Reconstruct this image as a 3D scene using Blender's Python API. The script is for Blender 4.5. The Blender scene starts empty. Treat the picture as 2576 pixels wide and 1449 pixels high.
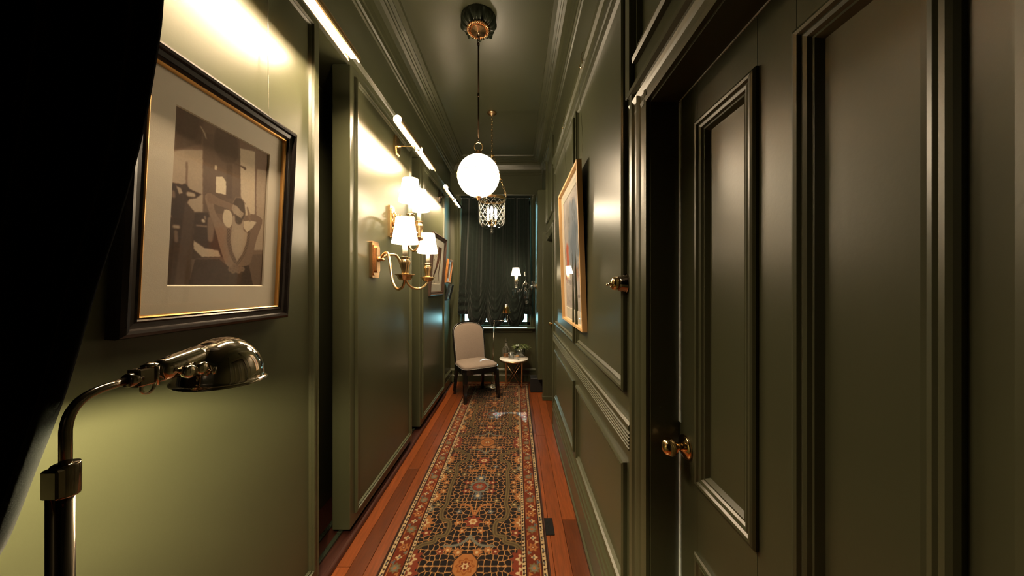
import bpy, bmesh, math, random
import numpy as np
from mathutils import Vector, Matrix, Quaternion

random.seed(7)
rng = np.random.default_rng(11)
PI = math.pi
sc = bpy.context.scene
col = sc.collection

# ------------------------------------------------------------------ camera
F = 800.0                      # focal length in pixels of a 2576 px wide frame
H = 1.45
cam_d = bpy.data.cameras.new('camera')
cam_d.sensor_width = 36.0
cam_d.lens = F / 2576 * 36.0
cam_d.shift_x = -10.0 / 2576
cam_d.shift_y = -4.5 / 2576
cam_d.clip_start = 0.01
cam = bpy.data.objects.new('camera', cam_d)
cam.location = (0, 0, H)
cam.rotation_euler = (PI / 2, 0, 0)
col.objects.link(cam)
sc.camera = cam

# ------------------------------------------------------------------ world, sun, exposure
world = bpy.data.worlds.new('daylight')
sc.world = world
world.use_nodes = True
bg = world.node_tree.nodes['Background']
bg.inputs['Color'].default_value = (0.42, 0.80, 0.86, 1)
bg.inputs['Strength'].default_value = 8.0
sun_d = bpy.data.lights.new('sun', 'SUN')
sun_d.energy = 8.0
sun_d.color = (0.72, 0.90, 1.0)
sun_d.angle = math.radians(0.6)
sun = bpy.data.objects.new('sun', sun_d)
sun.rotation_euler = Vector((-0.03, -0.80, -0.59)).to_track_quat('-Z', 'Y').to_euler()
sun.location = (0, 8, 6)
col.objects.link(sun)

vs = sc.view_settings
sc.display_settings.display_device = 'sRGB'
vs.view_transform = 'Standard'
vs.look = 'None'
vs.exposure = 1.05
vs.gamma = 1.0
vs.use_curve_mapping = False
sc.cycles.use_denoising = True
sc.cycles.caustics_reflective = False
sc.cycles.caustics_refractive = False
sc.cycles.sample_clamp_indirect = 4.0
sc.cycles.max_bounces = 10
sc.cycles.transparent_max_bounces = 16

TUBE = 245.0       # picture light tubes
GLOBE = 19.0
SHADE = 7.0
FLAME = 260.0
DESK = 38.0        # watts, bulb of the reading lamp
CRYST = 7.0
WARM = (1.0, 0.74, 0.46)

# ------------------------------------------------------------------ materials
def new_mat(name):
    m = bpy.data.materials.new(name)
    m.use_nodes = True
    nt = m.node_tree
    return m, nt, nt.nodes, nt.links, nt.nodes['Principled BSDF']

def mat(name, color, rough=0.5, metal=0.0, spec=0.5, var=0.0, scale=8.0, bump=0.0, bscale=60.0, sheen=0.0,
        coat=0.0, trans=0.0, ior=1.45, aniso=(1, 1, 1), objvar=0.0):
    m, nt, N, L, b = new_mat(name)
    b.inputs['Base Color'].default_value = (*color, 1)
    b.inputs['Roughness'].default_value = rough
    b.inputs['Metallic'].default_value = metal
    b.inputs['Specular IOR Level'].default_value = spec
    b.inputs['Sheen Weight'].default_value = sheen
    b.inputs['Coat Weight'].default_value = coat
    b.inputs['Transmission Weight'].default_value = trans
    b.inputs['IOR'].default_value = ior
    tc = N.new('ShaderNodeTexCoord')
    mp = N.new('ShaderNodeMapping'); mp.inputs['Scale'].default_value = aniso
    L.new(tc.outputs['Object'], mp.inputs['Vector'])
    if var > 0 or objvar > 0:
        n = N.new('ShaderNodeTexNoise'); n.inputs['Scale'].default_value = scale; n.inputs['Detail'].default_value = 5
        L.new(mp.outputs['Vector'], n.inputs['Vector'])
        mr = N.new('ShaderNodeMapRange')
        mr.inputs['From Min'].default_value = 0.25; mr.inputs['From Max'].default_value = 0.75
        mr.inputs['To Min'].default_value = 1 - var; mr.inputs['To Max'].default_value = 1 + var
        L.new(n.outputs['Fac'], mr.inputs['Value'])
        val = mr.outputs['Result']
        if objvar > 0:
            oi = N.new('ShaderNodeObjectInfo')
            mr2 = N.new('ShaderNodeMapRange')
            mr2.inputs['To Min'].default_value = 1 - objvar; mr2.inputs['To Max'].default_value = 1 + objvar
            L.new(oi.outputs['Random'], mr2.inputs['Value'])
            mm = N.new('ShaderNodeMath'); mm.operation = 'MULTIPLY'
            L.new(val, mm.inputs[0]); L.new(mr2.outputs['Result'], mm.inputs[1]); val = mm.outputs[0]
        vm = N.new('ShaderNodeVectorMath'); vm.operation = 'SCALE'
        vm.inputs[0].default_value = color
        L.new(val, vm.inputs['Scale'])
        L.new(vm.outputs['Vector'], b.inputs['Base Color'])
    if bump > 0:
        n2 = N.new('ShaderNodeTexNoise'); n2.inputs['Scale'].default_value = bscale; n2.inputs['Detail'].default_value = 3
        L.new(mp.outputs['Vector'], n2.inputs['Vector'])
        bp = N.new('ShaderNodeBump'); bp.inputs['Strength'].default_value = bump; bp.inputs['Distance'].default_value = 0.002
        L.new(n2.outputs['Fac'], bp.inputs['Height'])
        L.new(bp.outputs['Normal'], b.inputs['Normal'])
    return m

def emit(name, color, strength, base=(0.9, 0.88, 0.8)):
    m, nt, N, L, b = new_mat(name)
    b.inputs['Base Color'].default_value = (*base, 1)
    b.inputs['Emission Color'].default_value = (*color, 1)
    b.inputs['Emission Strength'].default_value = strength
    b.inputs['Roughness'].default_value = 0.4
    return m

def thin_glass(name, tint=(1, 1, 1), ior=1.45, rough=0.0, boost=1.0):
    m = bpy.data.materials.new(name); m.use_nodes = True
    nt = m.node_tree; N = nt.nodes; L = nt.links
    N.remove(N['Principled BSDF'])
    out = N['Material Output']
    # Schlick reflectance, the same from either side of a thin sheet
    ge = N.new('ShaderNodeNewGeometry')
    dt = N.new('ShaderNodeVectorMath'); dt.operation = 'DOT_PRODUCT'
    L.new(ge.outputs['Incoming'], dt.inputs[0]); L.new(ge.outputs['Normal'], dt.inputs[1])
    ab_ = N.new('ShaderNodeMath'); ab_.operation = 'ABSOLUTE'; L.new(dt.outputs['Value'], ab_.inputs[0])
    om = N.new('ShaderNodeMath'); om.operation = 'SUBTRACT'; om.inputs[0].default_value = 1.0; L.new(ab_.outputs[0], om.inputs[1])
    pw = N.new('ShaderNodeMath'); pw.operation = 'POWER'; pw.inputs[1].default_value = 5.0; L.new(om.outputs[0], pw.inputs[0])
    r0 = ((ior - 1) / (ior + 1)) ** 2
    fr = N.new('ShaderNodeMath'); fr.operation = 'MULTIPLY_ADD'; fr.inputs[1].default_value = 1 - r0; fr.inputs[2].default_value = r0; L.new(pw.outputs[0], fr.inputs[0])
    mu = N.new('ShaderNodeMath'); mu.operation = 'MULTIPLY'; mu.inputs[1].default_value = boost; mu.use_clamp = True
    tr = N.new('ShaderNodeBsdfTransparent'); tr.inputs['Color'].default_value = (*tint, 1)
    gl = N.new('ShaderNodeBsdfGlossy'); gl.inputs['Roughness'].default_value = rough
    mx = N.new('ShaderNodeMixShader')
    L.new(fr.outputs[0], mu.inputs[0]); L.new(mu.outputs[0], mx.inputs['Fac'])
    L.new(tr.outputs[0], mx.inputs[1]); L.new(gl.outputs[0], mx.inputs[2])
    L.new(mx.outputs[0], out.inputs['Surface'])
    return m

def attr_mat(name, rough=0.8, spec=0.2, sheen=0.0, bump=0.0, bscale=900):
    m, nt, N, L, b = new_mat(name)
    a = N.new('ShaderNodeAttribute'); a.attribute_name = 'print'
    n = N.new('ShaderNodeTexNoise'); n.inputs['Scale'].default_value = 220
    tc = N.new('ShaderNodeTexCoord'); L.new(tc.outputs['Object'], n.inputs['Vector'])
    mr = N.new('ShaderNodeMapRange'); mr.inputs['To Min'].default_value = 0.9; mr.inputs['To Max'].default_value = 1.1
    L.new(n.outputs['Fac'], mr.inputs['Value'])
    vm = N.new('ShaderNodeVectorMath'); vm.operation = 'SCALE'
    L.new(a.outputs['Color'], vm.inputs[0]); L.new(mr.outputs['Result'], vm.inputs['Scale'])
    L.new(vm.outputs['Vector'], b.inputs['Base Color'])
    b.inputs['Roughness'].default_value = rough
    b.inputs['Specular IOR Level'].default_value = spec
    b.inputs['Sheen Weight'].default_value = sheen
    if bump:
        n2 = N.new('ShaderNodeTexNoise'); n2.inputs['Scale'].default_value = bscale
        L.new(tc.outputs['Object'], n2.inputs['Vector'])
        bp = N.new('ShaderNodeBump'); bp.inputs['Strength'].default_value = bump; bp.inputs['Distance'].default_value = 0.002
        L.new(n2.outputs['Fac'], bp.inputs['Height']); L.new(bp.outputs['Normal'], b.inputs['Normal'])
    return m

M = {}
GREEN = (0.052, 0.0555, 0.029)
M['paint'] = mat('olive_green_satin_paint', GREEN, 0.33, spec=0.6, var=0.06, scale=2.5, bump=0.05, bscale=140)
M['paint_dark'] = mat('dark_green_gloss_paint', (0.024, 0.030, 0.020), 0.22, spec=0.5, var=0.25, scale=40)
M['strip'] = mat('painted_daylight_edge', (0.72, 0.82, 0.86), 0.6, var=0.2, scale=60)  # pale blue colour stands in for daylight on the door edge
M['black_frame'] = mat('black_lacquer_frame', (0.010, 0.0075, 0.0065), 0.25, spec=0.38, var=0.3, scale=30)
M['brown_frame'] = mat('dark_brown_wood_frame', (0.045, 0.026, 0.018), 0.35, var=0.3, scale=30, aniso=(1, 8, 1))
M['gold_fillet'] = mat('gilt_fillet', (0.85, 0.48, 0.16), 0.3, metal=0.9, var=0.1)
M['mat_board'] = mat('cream_mat_board', (0.84, 0.77, 0.64), 0.85, spec=0.2, var=0.03, bump=0.1, bscale=400)
M['white_mat'] = mat('white_mat_board', (0.72, 0.68, 0.58), 0.85, spec=0.2, var=0.03)
M['oak'] = mat('pale_oak_frame', (0.62, 0.38, 0.17), 0.5, var=0.18, scale=14, aniso=(1, 1, 0.12), bump=0.1, bscale=80)
M['orange_wood'] = mat('orange_wood_frame', (0.42, 0.17, 0.05), 0.4, var=0.2, scale=30)
M['steel_frame'] = mat('dark_metal_frame', (0.05, 0.06, 0.065), 0.3, metal=0.6, var=0.2)
M['brass'] = mat('aged_brass', (0.74, 0.53, 0.29), 0.26, metal=1.0, var=0.22, scale=18)
M['polished_brass'] = mat('polished_brass', (0.82, 0.59, 0.30), 0.12, metal=1.0, var=0.1, scale=12)
M['copper'] = mat('copper_brass', (0.72, 0.44, 0.24), 0.26, metal=1.0, var=0.15, scale=14)
M['bronze'] = mat('dark_bronze', (0.05, 0.032, 0.018), 0.35, metal=0.8, var=0.2, scale=20)
M['chrome'] = mat('polished_nickel', (0.66, 0.58, 0.48), 0.07, metal=1.0, var=0.04, scale=6)
M['gun'] = mat('darkened_nickel', (0.30, 0.25, 0.20), 0.13, metal=1.0, var=0.05, scale=6)
M['lining'] = mat('white_shade_lining', (0.8, 0.78, 0.72), 0.5, var=0.03)
M['velvet'] = mat('black_green_velvet', (0.006, 0.010, 0.008), 0.9, spec=0.1, sheen=0.22, var=0.3, scale=25, bump=0.25, bscale=500)
M['near_velvet'] = mat('near_black_velvet', (0.0020, 0.0030, 0.0029), 0.95, spec=0.04, sheen=0.03, var=0.3, scale=25, bump=0.2, bscale=500)
M['plank'] = mat('red_jarrah_plank', (0.125, 0.031, 0.007), 0.3, spec=0.5, var=0.35, scale=9, aniso=(9, 0.7, 1), objvar=0.45, bump=0.08, bscale=30)
M['subfloor'] = mat('dark_subfloor', (0.02, 0.007, 0.004), 0.7, var=0.2)
M['threshold'] = mat('dark_red_threshold', (0.035, 0.010, 0.006), 0.4, var=0.3, scale=12, aniso=(8, 0.7, 1))
M['candle'] = mat('ivory_candle_sleeve', (0.85, 0.78, 0.62), 0.5, var=0.03)
M['trim'] = mat('cream_shade_trim', (0.55, 0.50, 0.40), 0.8, var=0.05)
M['shade'] = emit('lit_pleated_shade', (1.0, 0.78, 0.52), SHADE)
M['globe'] = emit('lit_opal_glass', (1.0, 0.78, 0.52), GLOBE)
M['tube'] = emit('lit_tube', WARM, TUBE)
M['flame'] = emit('lit_bulb', (1.0, 0.80, 0.55), FLAME)
M['cryst_shade'] = emit('lit_small_shade', (1.0, 0.78, 0.48), CRYST)
M['desk_bulb'] = emit('lit_frosted_bulb', (1.0, 0.86, 0.6), 30)
M['pane'] = thin_glass('picture_glass', ior=1.45)
M['window_pane'] = thin_glass('window_glass', (0.9, 0.97, 0.97), ior=1.45)
M['jar'] = thin_glass('clear_jar_glass', (0.93, 0.95, 0.93), ior=1.5, boost=1.6)
M['cut'] = mat('cut_glass_lines', (0.85, 0.85, 0.8), 0.15, spec=0.8, trans=0.6, var=0.02)
M['crystal'] = thin_glass('lead_crystal', (0.93, 0.93, 0.93), ior=1.7, rough=0.05, boost=3.0)
M['glass'] = thin_glass('tableware_glass', (0.92, 0.95, 0.96), ior=1.6, rough=0.04, boost=3.2)
M['whisky'] = mat('amber_whisky', (0.75, 0.30, 0.10), 0.05, trans=0.6, var=0.05)
M['ice'] = mat('cut_tumbler_glass', (0.85, 0.9, 0.93), 0.12, trans=0.7, var=0.05, bump=0.4, bscale=120)
M['linen'] = mat('taupe_linen', (0.23, 0.185, 0.155), 0.9, spec=0.15, var=0.12, scale=160, bump=0.5, bscale=420)
M['lacquer'] = mat('black_lacquer', (0.006, 0.005, 0.005), 0.16, spec=0.6, coat=0.5, var=0.2, scale=10)
M['piping'] = mat('silver_piping', (0.55, 0.55, 0.55), 0.3, metal=0.7, var=0.1)
M['marble'] = mat('white_marble', (0.80, 0.76, 0.70), 0.18, spec=0.5, var=0.08, scale=9)
M['leaf'] = mat('olive_leaf', (0.11, 0.15, 0.045), 0.45, var=0.3, scale=30)
M['petal'] = mat('white_petal', (0.75, 0.82, 0.84), 0.6, var=0.05)
M['nuts'] = mat('tan_nuts', (0.45, 0.25, 0.10), 0.6, var=0.35, scale=90, bump=0.8, bscale=120)
M['black_box'] = mat('matt_black_box', (0.006, 0.006, 0.006), 0.6, var=0.2)
M['tag'] = mat('black_woven_tag', (0.008, 0.0075, 0.008), 0.85, spec=0.15, var=0.3, scale=80)
M['wire'] = mat('steel_hanging_wire', (0.75, 0.72, 0.62), 0.25, metal=0.9, var=0.05)
M['print'] = attr_mat('printed_paper')
M['paintart'] = attr_mat('painted_paper', bump=0.3, bscale=60)
M['rug'] = attr_mat('knotted_wool', 0.95, 0.1, sheen=0.08, bump=0.5, bscale=500)

# ------------------------------------------------------------------ mesh helpers
class MB:
    def __init__(s): s.v = []; s.f = []; s.sm = []
    def add(s, vs_, fs, smooth=False):
        o = len(s.v); s.v.extend([tuple(p) for p in vs_])
        s.f.extend([tuple(i + o for i in f) for f in fs]); s.sm.extend([smooth] * len(fs)); return s
    def box(s, x0, x1, y0, y1, z0, z1, c=0.0):
        if c <= 0:
            vs_ = [(x, y, z) for z in (z0, z1) for y in (y0, y1) for x in (x0, x1)]
            return s.add(vs_, [(0, 2, 3, 1), (4, 5, 7, 6), (0, 1, 5, 4), (2, 6, 7, 3), (0, 4, 6, 2), (1, 3, 7, 5)])
        bm = bmesh.new(); bmesh.ops.create_cube(bm, size=1.0)
        for v in bm.verts:
            v.co = ((x0 + x1) / 2 + v.co.x * (x1 - x0), (y0 + y1) / 2 + v.co.y * (y1 - y0), (z0 + z1) / 2 + v.co.z * (z1 - z0))
        bmesh.ops.bevel(bm, geom=bm.edges[:], offset=c, segments=1, affect='EDGES')
        return s.bm(bm)
    def bm(s, bm, smooth=False):
        bm.verts.index_update()
        vs_ = [v.co[:] for v in bm.verts]; fs = [[v.index for v in f.verts] for f in bm.faces]; bm.free()
        return s.add(vs_, fs, smooth)
    def extrude(s, pts, axis, a, b):
        n = len(pts); vs_ = []
        for t in (a, b):
            for p, q in pts:
                vs_.append((p, t, q) if axis == 'y' else ((p, q, t) if axis == 'z' else (t, p, q)))
        fs = [(i, (i + 1) % n, (i + 1) % n + n, i + n) for i in range(n)]
        fs += [tuple(range(n))[::-1], tuple(range(n, 2 * n))]
        return s.add(vs_, fs)
    def lathe(s, prof, c=(0, 0, 0), axis=(0, 0, 1), n=24, flute=0, famp=0.0, smooth=True, cap=True):
        q = Vector((0, 0, 1)).rotation_difference(Vector(axis).normalized()); c = Vector(c)
        vs_ = []
        for r, h in prof:
            for i in range(n):
                a = 2 * PI * i / n
                rr = r * (1 + famp * math.cos(flute * a)) if flute else r
                vs_.append(c + q @ Vector((rr * math.cos(a), rr * math.sin(a), h)))
        fs = []
        for j in range(len(prof) - 1):
            for i in range(n):
                k = (i + 1) % n
                fs.append((j * n + i, j * n + k, (j + 1) * n + k, (j + 1) * n + i))
        if cap:
            fs.append(tuple(range(n))[::-1]); fs.append(tuple(range((len(prof) - 1) * n, len(prof) * n)))
        return s.add(vs_, fs, smooth)
    def tube(s, path, r, n=10, closed=False, flat=None, smooth=True):
        P = [Vector(p) for p in path]; m = len(P); R = r if isinstance(r, (list, tuple)) else [r] * m
        vs_ = []; ref = None
        for i in range(m):
            a = P[(i - 1) % m] if (closed or i > 0) else P[0]
            b = P[(i + 1) % m] if (closed or i < m - 1) else P[-1]
            t = (b - a)
            t = t.normalized() if t.length > 1e-9 else Vector((0, 0, 1))
            if ref is None:
                ref = t.orthogonal().normalized()
                if flat is not None:
                    ref = (Vector(flat) - t * t.dot(Vector(flat))).normalized()
            ref = (ref - t * t.dot(ref)).normalized(); bi = t.cross(ref)
            fx = 1.0 if flat is None else 0.35
            for k in range(n):
                an = 2 * PI * k / n
                vs_.append(P[i] + ref * (R[i] * math.cos(an)) + bi * (R[i] * fx * math.sin(an)))
        fs = []
        for i in range(m if closed else m - 1):
            j = (i + 1) % m
            for k in range(n):
                l = (k + 1) % n
                fs.append((i * n + k, i * n + l, j * n + l, j * n + k))
        if not closed:
            fs.append(tuple(range(n))[::-1]); fs.append(tuple(range((m - 1) * n, m * n)))
        return s.add(vs_, fs, smooth)
    def torus(s, c, R, r, axis=(0, 0, 1), n=24, k=8, sx=1.0):
        q = Vector((0, 0, 1)).rotation_difference(Vector(axis).normalized()); c = Vector(c)
        return s.tube([c + q @ Vector((R * sx * math.cos(2 * PI * i / n), R * math.sin(2 * PI * i / n), 0)) for i in range(n)], r, k, True)
    def ball(s, c, r, n=16, sz=1.0):
        prof = [(max(r * math.cos(a), 1e-4), r * sz * math.sin(a)) for a in [(-PI / 2) + PI * i / (n // 2) for i in range(n // 2 + 1)]]
        return s.lathe(prof, c, n=n, cap=False)
    def rect(s, mp, u0, u1, v0, v1, prof, closed=False):
        """mitred moulding round a rectangle; prof = (inset, height)"""
        vs_ = []
        for w, h in prof:
            for u, v in ((u0 + w, v0 + w), (u1 - w, v0 + w), (u1 - w, v1 - w), (u0 + w, v1 - w)):
                vs_.append(mp(u, v, h))
        fs = []; m = len(prof)
        for j in range(m if closed else m - 1):
            jj = (j + 1) % m
            for k in range(4):
                l = (k + 1) % 4
                fs.append((j * 4 + k, j * 4 + l, jj * 4 + l, jj * 4 + k))
        return s.add(vs_, fs)
    def grid(s, fn, nu, nv, smooth=True):
        vs_ = [fn(i / nu, j / nv) for j in range(nv + 1) for i in range(nu + 1)]
        fs = [(j * (nu + 1) + i, j * (nu + 1) + i + 1, (j + 1) * (nu + 1) + i + 1, (j + 1) * (nu + 1) + i) for j in range(nv) for i in range(nu)]
        return s.add(vs_, fs, smooth)

ORG = {}
def link(o, parent=None, loc=None):
    col.objects.link(o)
    if parent is not None: o.parent = parent
    if loc is not None: o.location = loc
    return o

def mk(name, mb, m, parent=None, local=False, fix=True):
    """builds ONE mesh object; coordinates are world unless local"""
    off = Vector((0, 0, 0)) if local else ORG.get(parent.name, Vector((0, 0, 0))) if parent else Vector((0, 0, 0))
    me = bpy.data.meshes.new(name)
    me.from_pydata([(p[0] - off.x, p[1] - off.y, p[2] - off.z) for p in mb.v], [], mb.f)
    me.polygons.foreach_set('use_smooth', mb.sm)
    if fix:
        bm = bmesh.new(); bm.from_mesh(me); bmesh.ops.recalc_face_normals(bm, faces=bm.faces); bm.to_mesh(me); bm.free()
    me.materials.append(M[m] if isinstance(m, str) else m)
    me.update()
    o = bpy.data.objects.new(name, me)
    link(o, parent)
    ORG[o.name] = off
    return o

def tag(o, label=None, cat=None, group=None, kind=None):
    if label: o['label'] = label
    if cat: o['category'] = cat
    if group: o['group'] = group
    if kind: o['kind'] = kind
    return o

def thing(name, loc, label, cat, group=None, rz=0.0):
    o = bpy.data.objects.new(name, None); o.empty_display_size = 0.05
    o.location = loc; o.rotation_euler = (0, 0, rz)
    col.objects.link(o); ORG[o.name] = Vector(loc)
    return tag(o, label, cat, group)

def struct(name, mb, m, label=None):
    o = mk(name, mb, m); o['kind'] = 'structure'
    if label: o['label'] = label
    return o

def lamp(name, parent, loc, watts, color, radius=0.015):
    d = bpy.data.lights.new(name, 'POINT'); d.energy = watts; d.color = color; d.shadow_soft_size = radius
    o = bpy.data.objects.new(name, d); link(o, parent, Vector(loc) - ORG[parent.name]); return o

def bez(p0, p1, p2, p3, n=14):
    out = []
    for i in range(n + 1):
        t = i / n
        out.append(tuple((1 - t) ** 3 * a + 3 * (1 - t) ** 2 * t * b + 3 * (1 - t) * t * t * c + t ** 3 * d for a, b, c, d in zip(p0, p1, p2, p3)))
    return out

def spline(pts, n=6):
    """Catmull-Rom through points"""
    P = [np.array(p, float) for p in pts]; out = []
    for i in range(len(P) - 1):
        p0 = P[max(i - 1, 0)]; p1 = P[i]; p2 = P[i + 1]; p3 = P[min(i + 2, len(P) - 1)]
        for k in range(n):
            t = k / n
            out.append(tuple(0.5 * ((2 * p1) + (-p0 + p2) * t + (2 * p0 - 5 * p1 + 4 * p2 - p3) * t * t + (-p0 + 3 * p1 - 3 * p2 + p3) * t ** 3)))
    out.append(tuple(P[-1])); return out

def color_grid(name, img, mp, m, parent, thick=0.0):
    """flat print: img[h, w, 3] linear colours, row 0 at the bottom; mp(u01, v01) gives a point"""
    h, w = img.shape[:2]
    off = ORG[parent.name] if parent else Vector((0, 0, 0))
    us = np.linspace(0, 1, w); vs_ = np.linspace(0, 1, h)
    p00 = np.array(mp(0, 0)); pu = np.array(mp(1, 0)) - p00; pv = np.array(mp(0, 1)) - p00
    V = (p00[None, None] + us[None, :, None] * pu + vs_[:, None, None] * pv - np.array(off)).reshape(-1, 3)
    idx = np.arange(h * w).reshape(h, w)
    Fq = np.stack([idx[:-1, :-1], idx[:-1, 1:], idx[1:, 1:], idx[1:, :-1]], -1).reshape(-1, 4)
    me = bpy.data.meshes.new(name)
    me.vertices.add(len(V)); me.vertices.foreach_set('co', V.astype(np.float32).ravel())
    me.loops.add(Fq.size); me.loops.foreach_set('vertex_index', Fq.astype(np.int32).ravel())
    me.polygons.add(len(Fq)); me.polygons.foreach_set('loop_start', np.arange(0, Fq.size, 4, dtype=np.int32))
    me.polygons.foreach_set('loop_total', np.full(len(Fq), 4, dtype=np.int32))
    me.update(calc_edges=True); me.validate()
    ca = me.color_attributes.new('print', 'FLOAT_COLOR', 'POINT')
    rgba = np.ones((h * w, 4), np.float32); rgba[:, :3] = img.reshape(-1, 3)
    ca.data.foreach_set('color', rgba.ravel())
    me.materials.append(M[m])
    o = bpy.data.objects.new(name, me); link(o, parent); ORG[o.name] = off
    return o

def lin(r, g, b):
    f = lambda c: (c / 255 / 12.92) if c / 255 <= 0.04045 else ((c / 255 + 0.055) / 1.055) ** 2.4
    return np.array([f(r), f(g), f(b)])

# ------------------------------------------------------------------ SHELL
Y1 = 4.85          # back wall
ZC = 3.38          # ceiling
XL, XR = -0.95, 0.40

# floor and its planks
floor = struct('floor', MB().box(-1.30, 0.75, -1.6, 5.1, -0.12, -0.016), 'subfloor')
plank_mesh = {}
xw = 0.088
x = -0.945
random.seed(3)
while x < 0.40:
    y = -0.4 - random.random() * 1.5
    while y < Y1 - 0.02:
        L_ = random.choice([1.5, 1.9, 2.4])
        key = L_
        if key not in plank_mesh:
            p = MB().box(0.0008, xw - 0.0008, 0.0008, L_ - 0.0008, -0.016, 0.0, 0.0012)
            o = mk('plank', p, 'plank', floor, local=True); plank_mesh[key] = o.data
            first = o
        else:
            first = bpy.data.objects.new('plank', plank_mesh[key]); link(first, floor)
        first.location = (x, y, 0)
        y += L_
    x += xw

ceiling = struct('ceiling', MB().box(-1.3, 0.75, -1.6, 5.1, ZC, ZC + 0.1), 'paint')

# left wall: upper wall, back of the recess
wl = MB().box(-1.30, -0.97, -1.6, 4.22, 2.725, ZC)
wl.box(-1.35, -1.25, -1.6, 4.22, -0.016, 2.8)
wl.box(-1.35, -1.00, 4.22, 5.0, -0.016, ZC)
wall_left = struct('wall_left', wl, 'paint')
mp_left = lambda xs: (lambda u, v, h: (xs + h, u, v))
PANEL = [(0.0, 0.0), (0.0, 0.010), (0.006, 0.016), (0.014, 0.016), (0.018, 0.007), (0.026, 0.010), (0.032, 0.0)]
for (a, b) in ((-0.90, 0.19), (0.45, 1.538), (1.818, 2.91), (3.15, 4.22)):
    leaf = mk('panel', MB().box(-1.052, XL, a, b, 0.055, 2.722, 0.004), 'paint', wall_left)
    mk('panel_moulding', MB().rect(mp_left(XL), a + 0.055, b - 0.05, 0.115, 2.68, PANEL), 'paint', leaf)
# threshold with two running tracks and floor edging
mk('threshold', MB().box(-1.25, -0.935, -1.6, 4.22, -0.016, 0.024), 'threshold', wall_left)
for xx in (-1.015, -1.10):
    mk('track', MB().box(xx - 0.012, xx + 0.012, -1.6, 4.22, 0.024, 0.040, 0.003), 'paint_dark', wall_left)
mk('floor_edging', MB().box(-0.947, -0.925, -1.6, 4.22, 0.0, 0.030, 0.004), 'threshold', wall_left)

def rail(name, pts, y0, y1, m='paint'):
    return struct(name, MB().extrude(pts, 'y', y0, y1), m)
# picture rails
rail('trim_1', [(-0.972, 2.755), (-0.945, 2.76), (-0.938, 2.768), (-0.945, 2.778), (-0.932, 2.786), (-0.932, 2.80), (-0.945, 2.812), (-0.972, 2.815)], -1.6, 4.22)
rail('trim_2', [(0.402, 2.66), (0.388, 2.664), (0.380, 2.680), (0.388, 2.70), (0.374, 2.715), (0.370, 2.74), (0.382, 2.755), (0.402, 2.76)], -1.6, 3.28)
# cornices
def cornice_pts(xw_, s):
    P = [(0, 3.14), (0.014, 3.145), (0.014, 3.165), (0.026, 3.172), (0.026, 3.205), (0.034, 3.215), (0.045, 3.245), (0.062, 3.275), (0.088, 3.298), (0.112, 3.306),
         (0.112, 3.322), (0.126, 3.326), (0.126, 3.340), (0.150, 3.346), (0.150, 3.356), (0.185, 3.360), (0.192, 3.372), (0.192, 3.385), (0, 3.385)]
    return [(xw_ + s * a, z) for a, z in P]
rail('trim_3', cornice_pts(-0.972, 1), -1.6, Y1)
rail('trim_4', [(0.402 - (0.402 - p[0]) * 0.80, p[1]) for p in cornice_pts(0.402, -1)], -1.6, Y1)
struct('trim_5', MB().extrude([(Y1 - (p[0]), p[1]) for p in cornice_pts(0, 1)], 'x', -1.0, 0.42), 'paint')

# right wall
wr = MB()
wr.box(0.40, 0.62, 0.95, 3.37, -0.016, ZC)
wr.box(0.40, 0.62, -1.6, 0.25, -0.016, ZC)
wr.box(0.40, 0.62, 0.25, 0.95, 2.005, ZC)
wr.box(0.40, 0.62, 3.37, 4.03, 2.03, ZC)
wr.box(0.40, 0.62, 4.03, 5.0, -0.016, ZC)
wr.box(0.62, 0.70, -1.6, 5.0, -0.016, ZC)
wall_right = struct('wall_right', wr, 'paint')
mp_right = lambda xs: (lambda u, v, h: (xs - h, u, v))
for (a, b, z0, z1) in ((1.145, 2.05, 1.07, 2.585), (2.14, 3.19, 1.07, 2.585), (1.145, 2.05, 0.335, 0.815), (2.14, 3.19, 0.335, 0.815)):
    mk('panel_moulding', MB().rect(mp_right(XR), a, b, z0, z1, [(0, 0), (0, 0.014), (0.008, 0.020), (0.016, 0.018), (0.02, 0.008), (0.032, 0.012), (0.040, 0.0)]), 'paint', wall_right)
# transom panel over the near door
mk('transom_moulding', MB().rect(mp_right(XR), 0.20, 1.05, 2.185, 2.62, [(0, 0), (0, 0.016), (0.01, 0.022), (0.018, 0.010), (0.034, 0.014), (0.044, 0.0)]), 'paint', wall_right)
mk('pilaster_strip', MB().box(0.383, 0.402, 1.075, 1.118, 2.10, 2.66, 0.003), 'paint', wall_right)
# chair rail with reeds
pts = [(0.402, 0.985), (0.388, 0.985), (0.380, 0.978), (0.380, 0.962), (0.388, 0.955)]
for k in range(5):
    z = 0.952 - k * 0.0125
    pts += [(0.386, z), (0.380, z - 0.003), (0.380, z - 0.008), (0.388, z - 0.011)]
pts += [(0.390, 0.885), (0.402, 0.885)]
rail('trim_6', pts, 1.075, 3.28)
# skirting right
rail('baseboard_right', [(0.402, 0.0), (0.375, 0.0), (0.375, 0.022), (0.383, 0.028), (0.383, 0.165), (0.376, 0.170), (0.376, 0.190), (0.382, 0.196), (0.382, 0.222), (0.388, 0.228),
                         (0.384, 0.240), (0.388, 0.255), (0.394, 0.262), (0.402, 0.275)], 1.07, 3.28)
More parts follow.
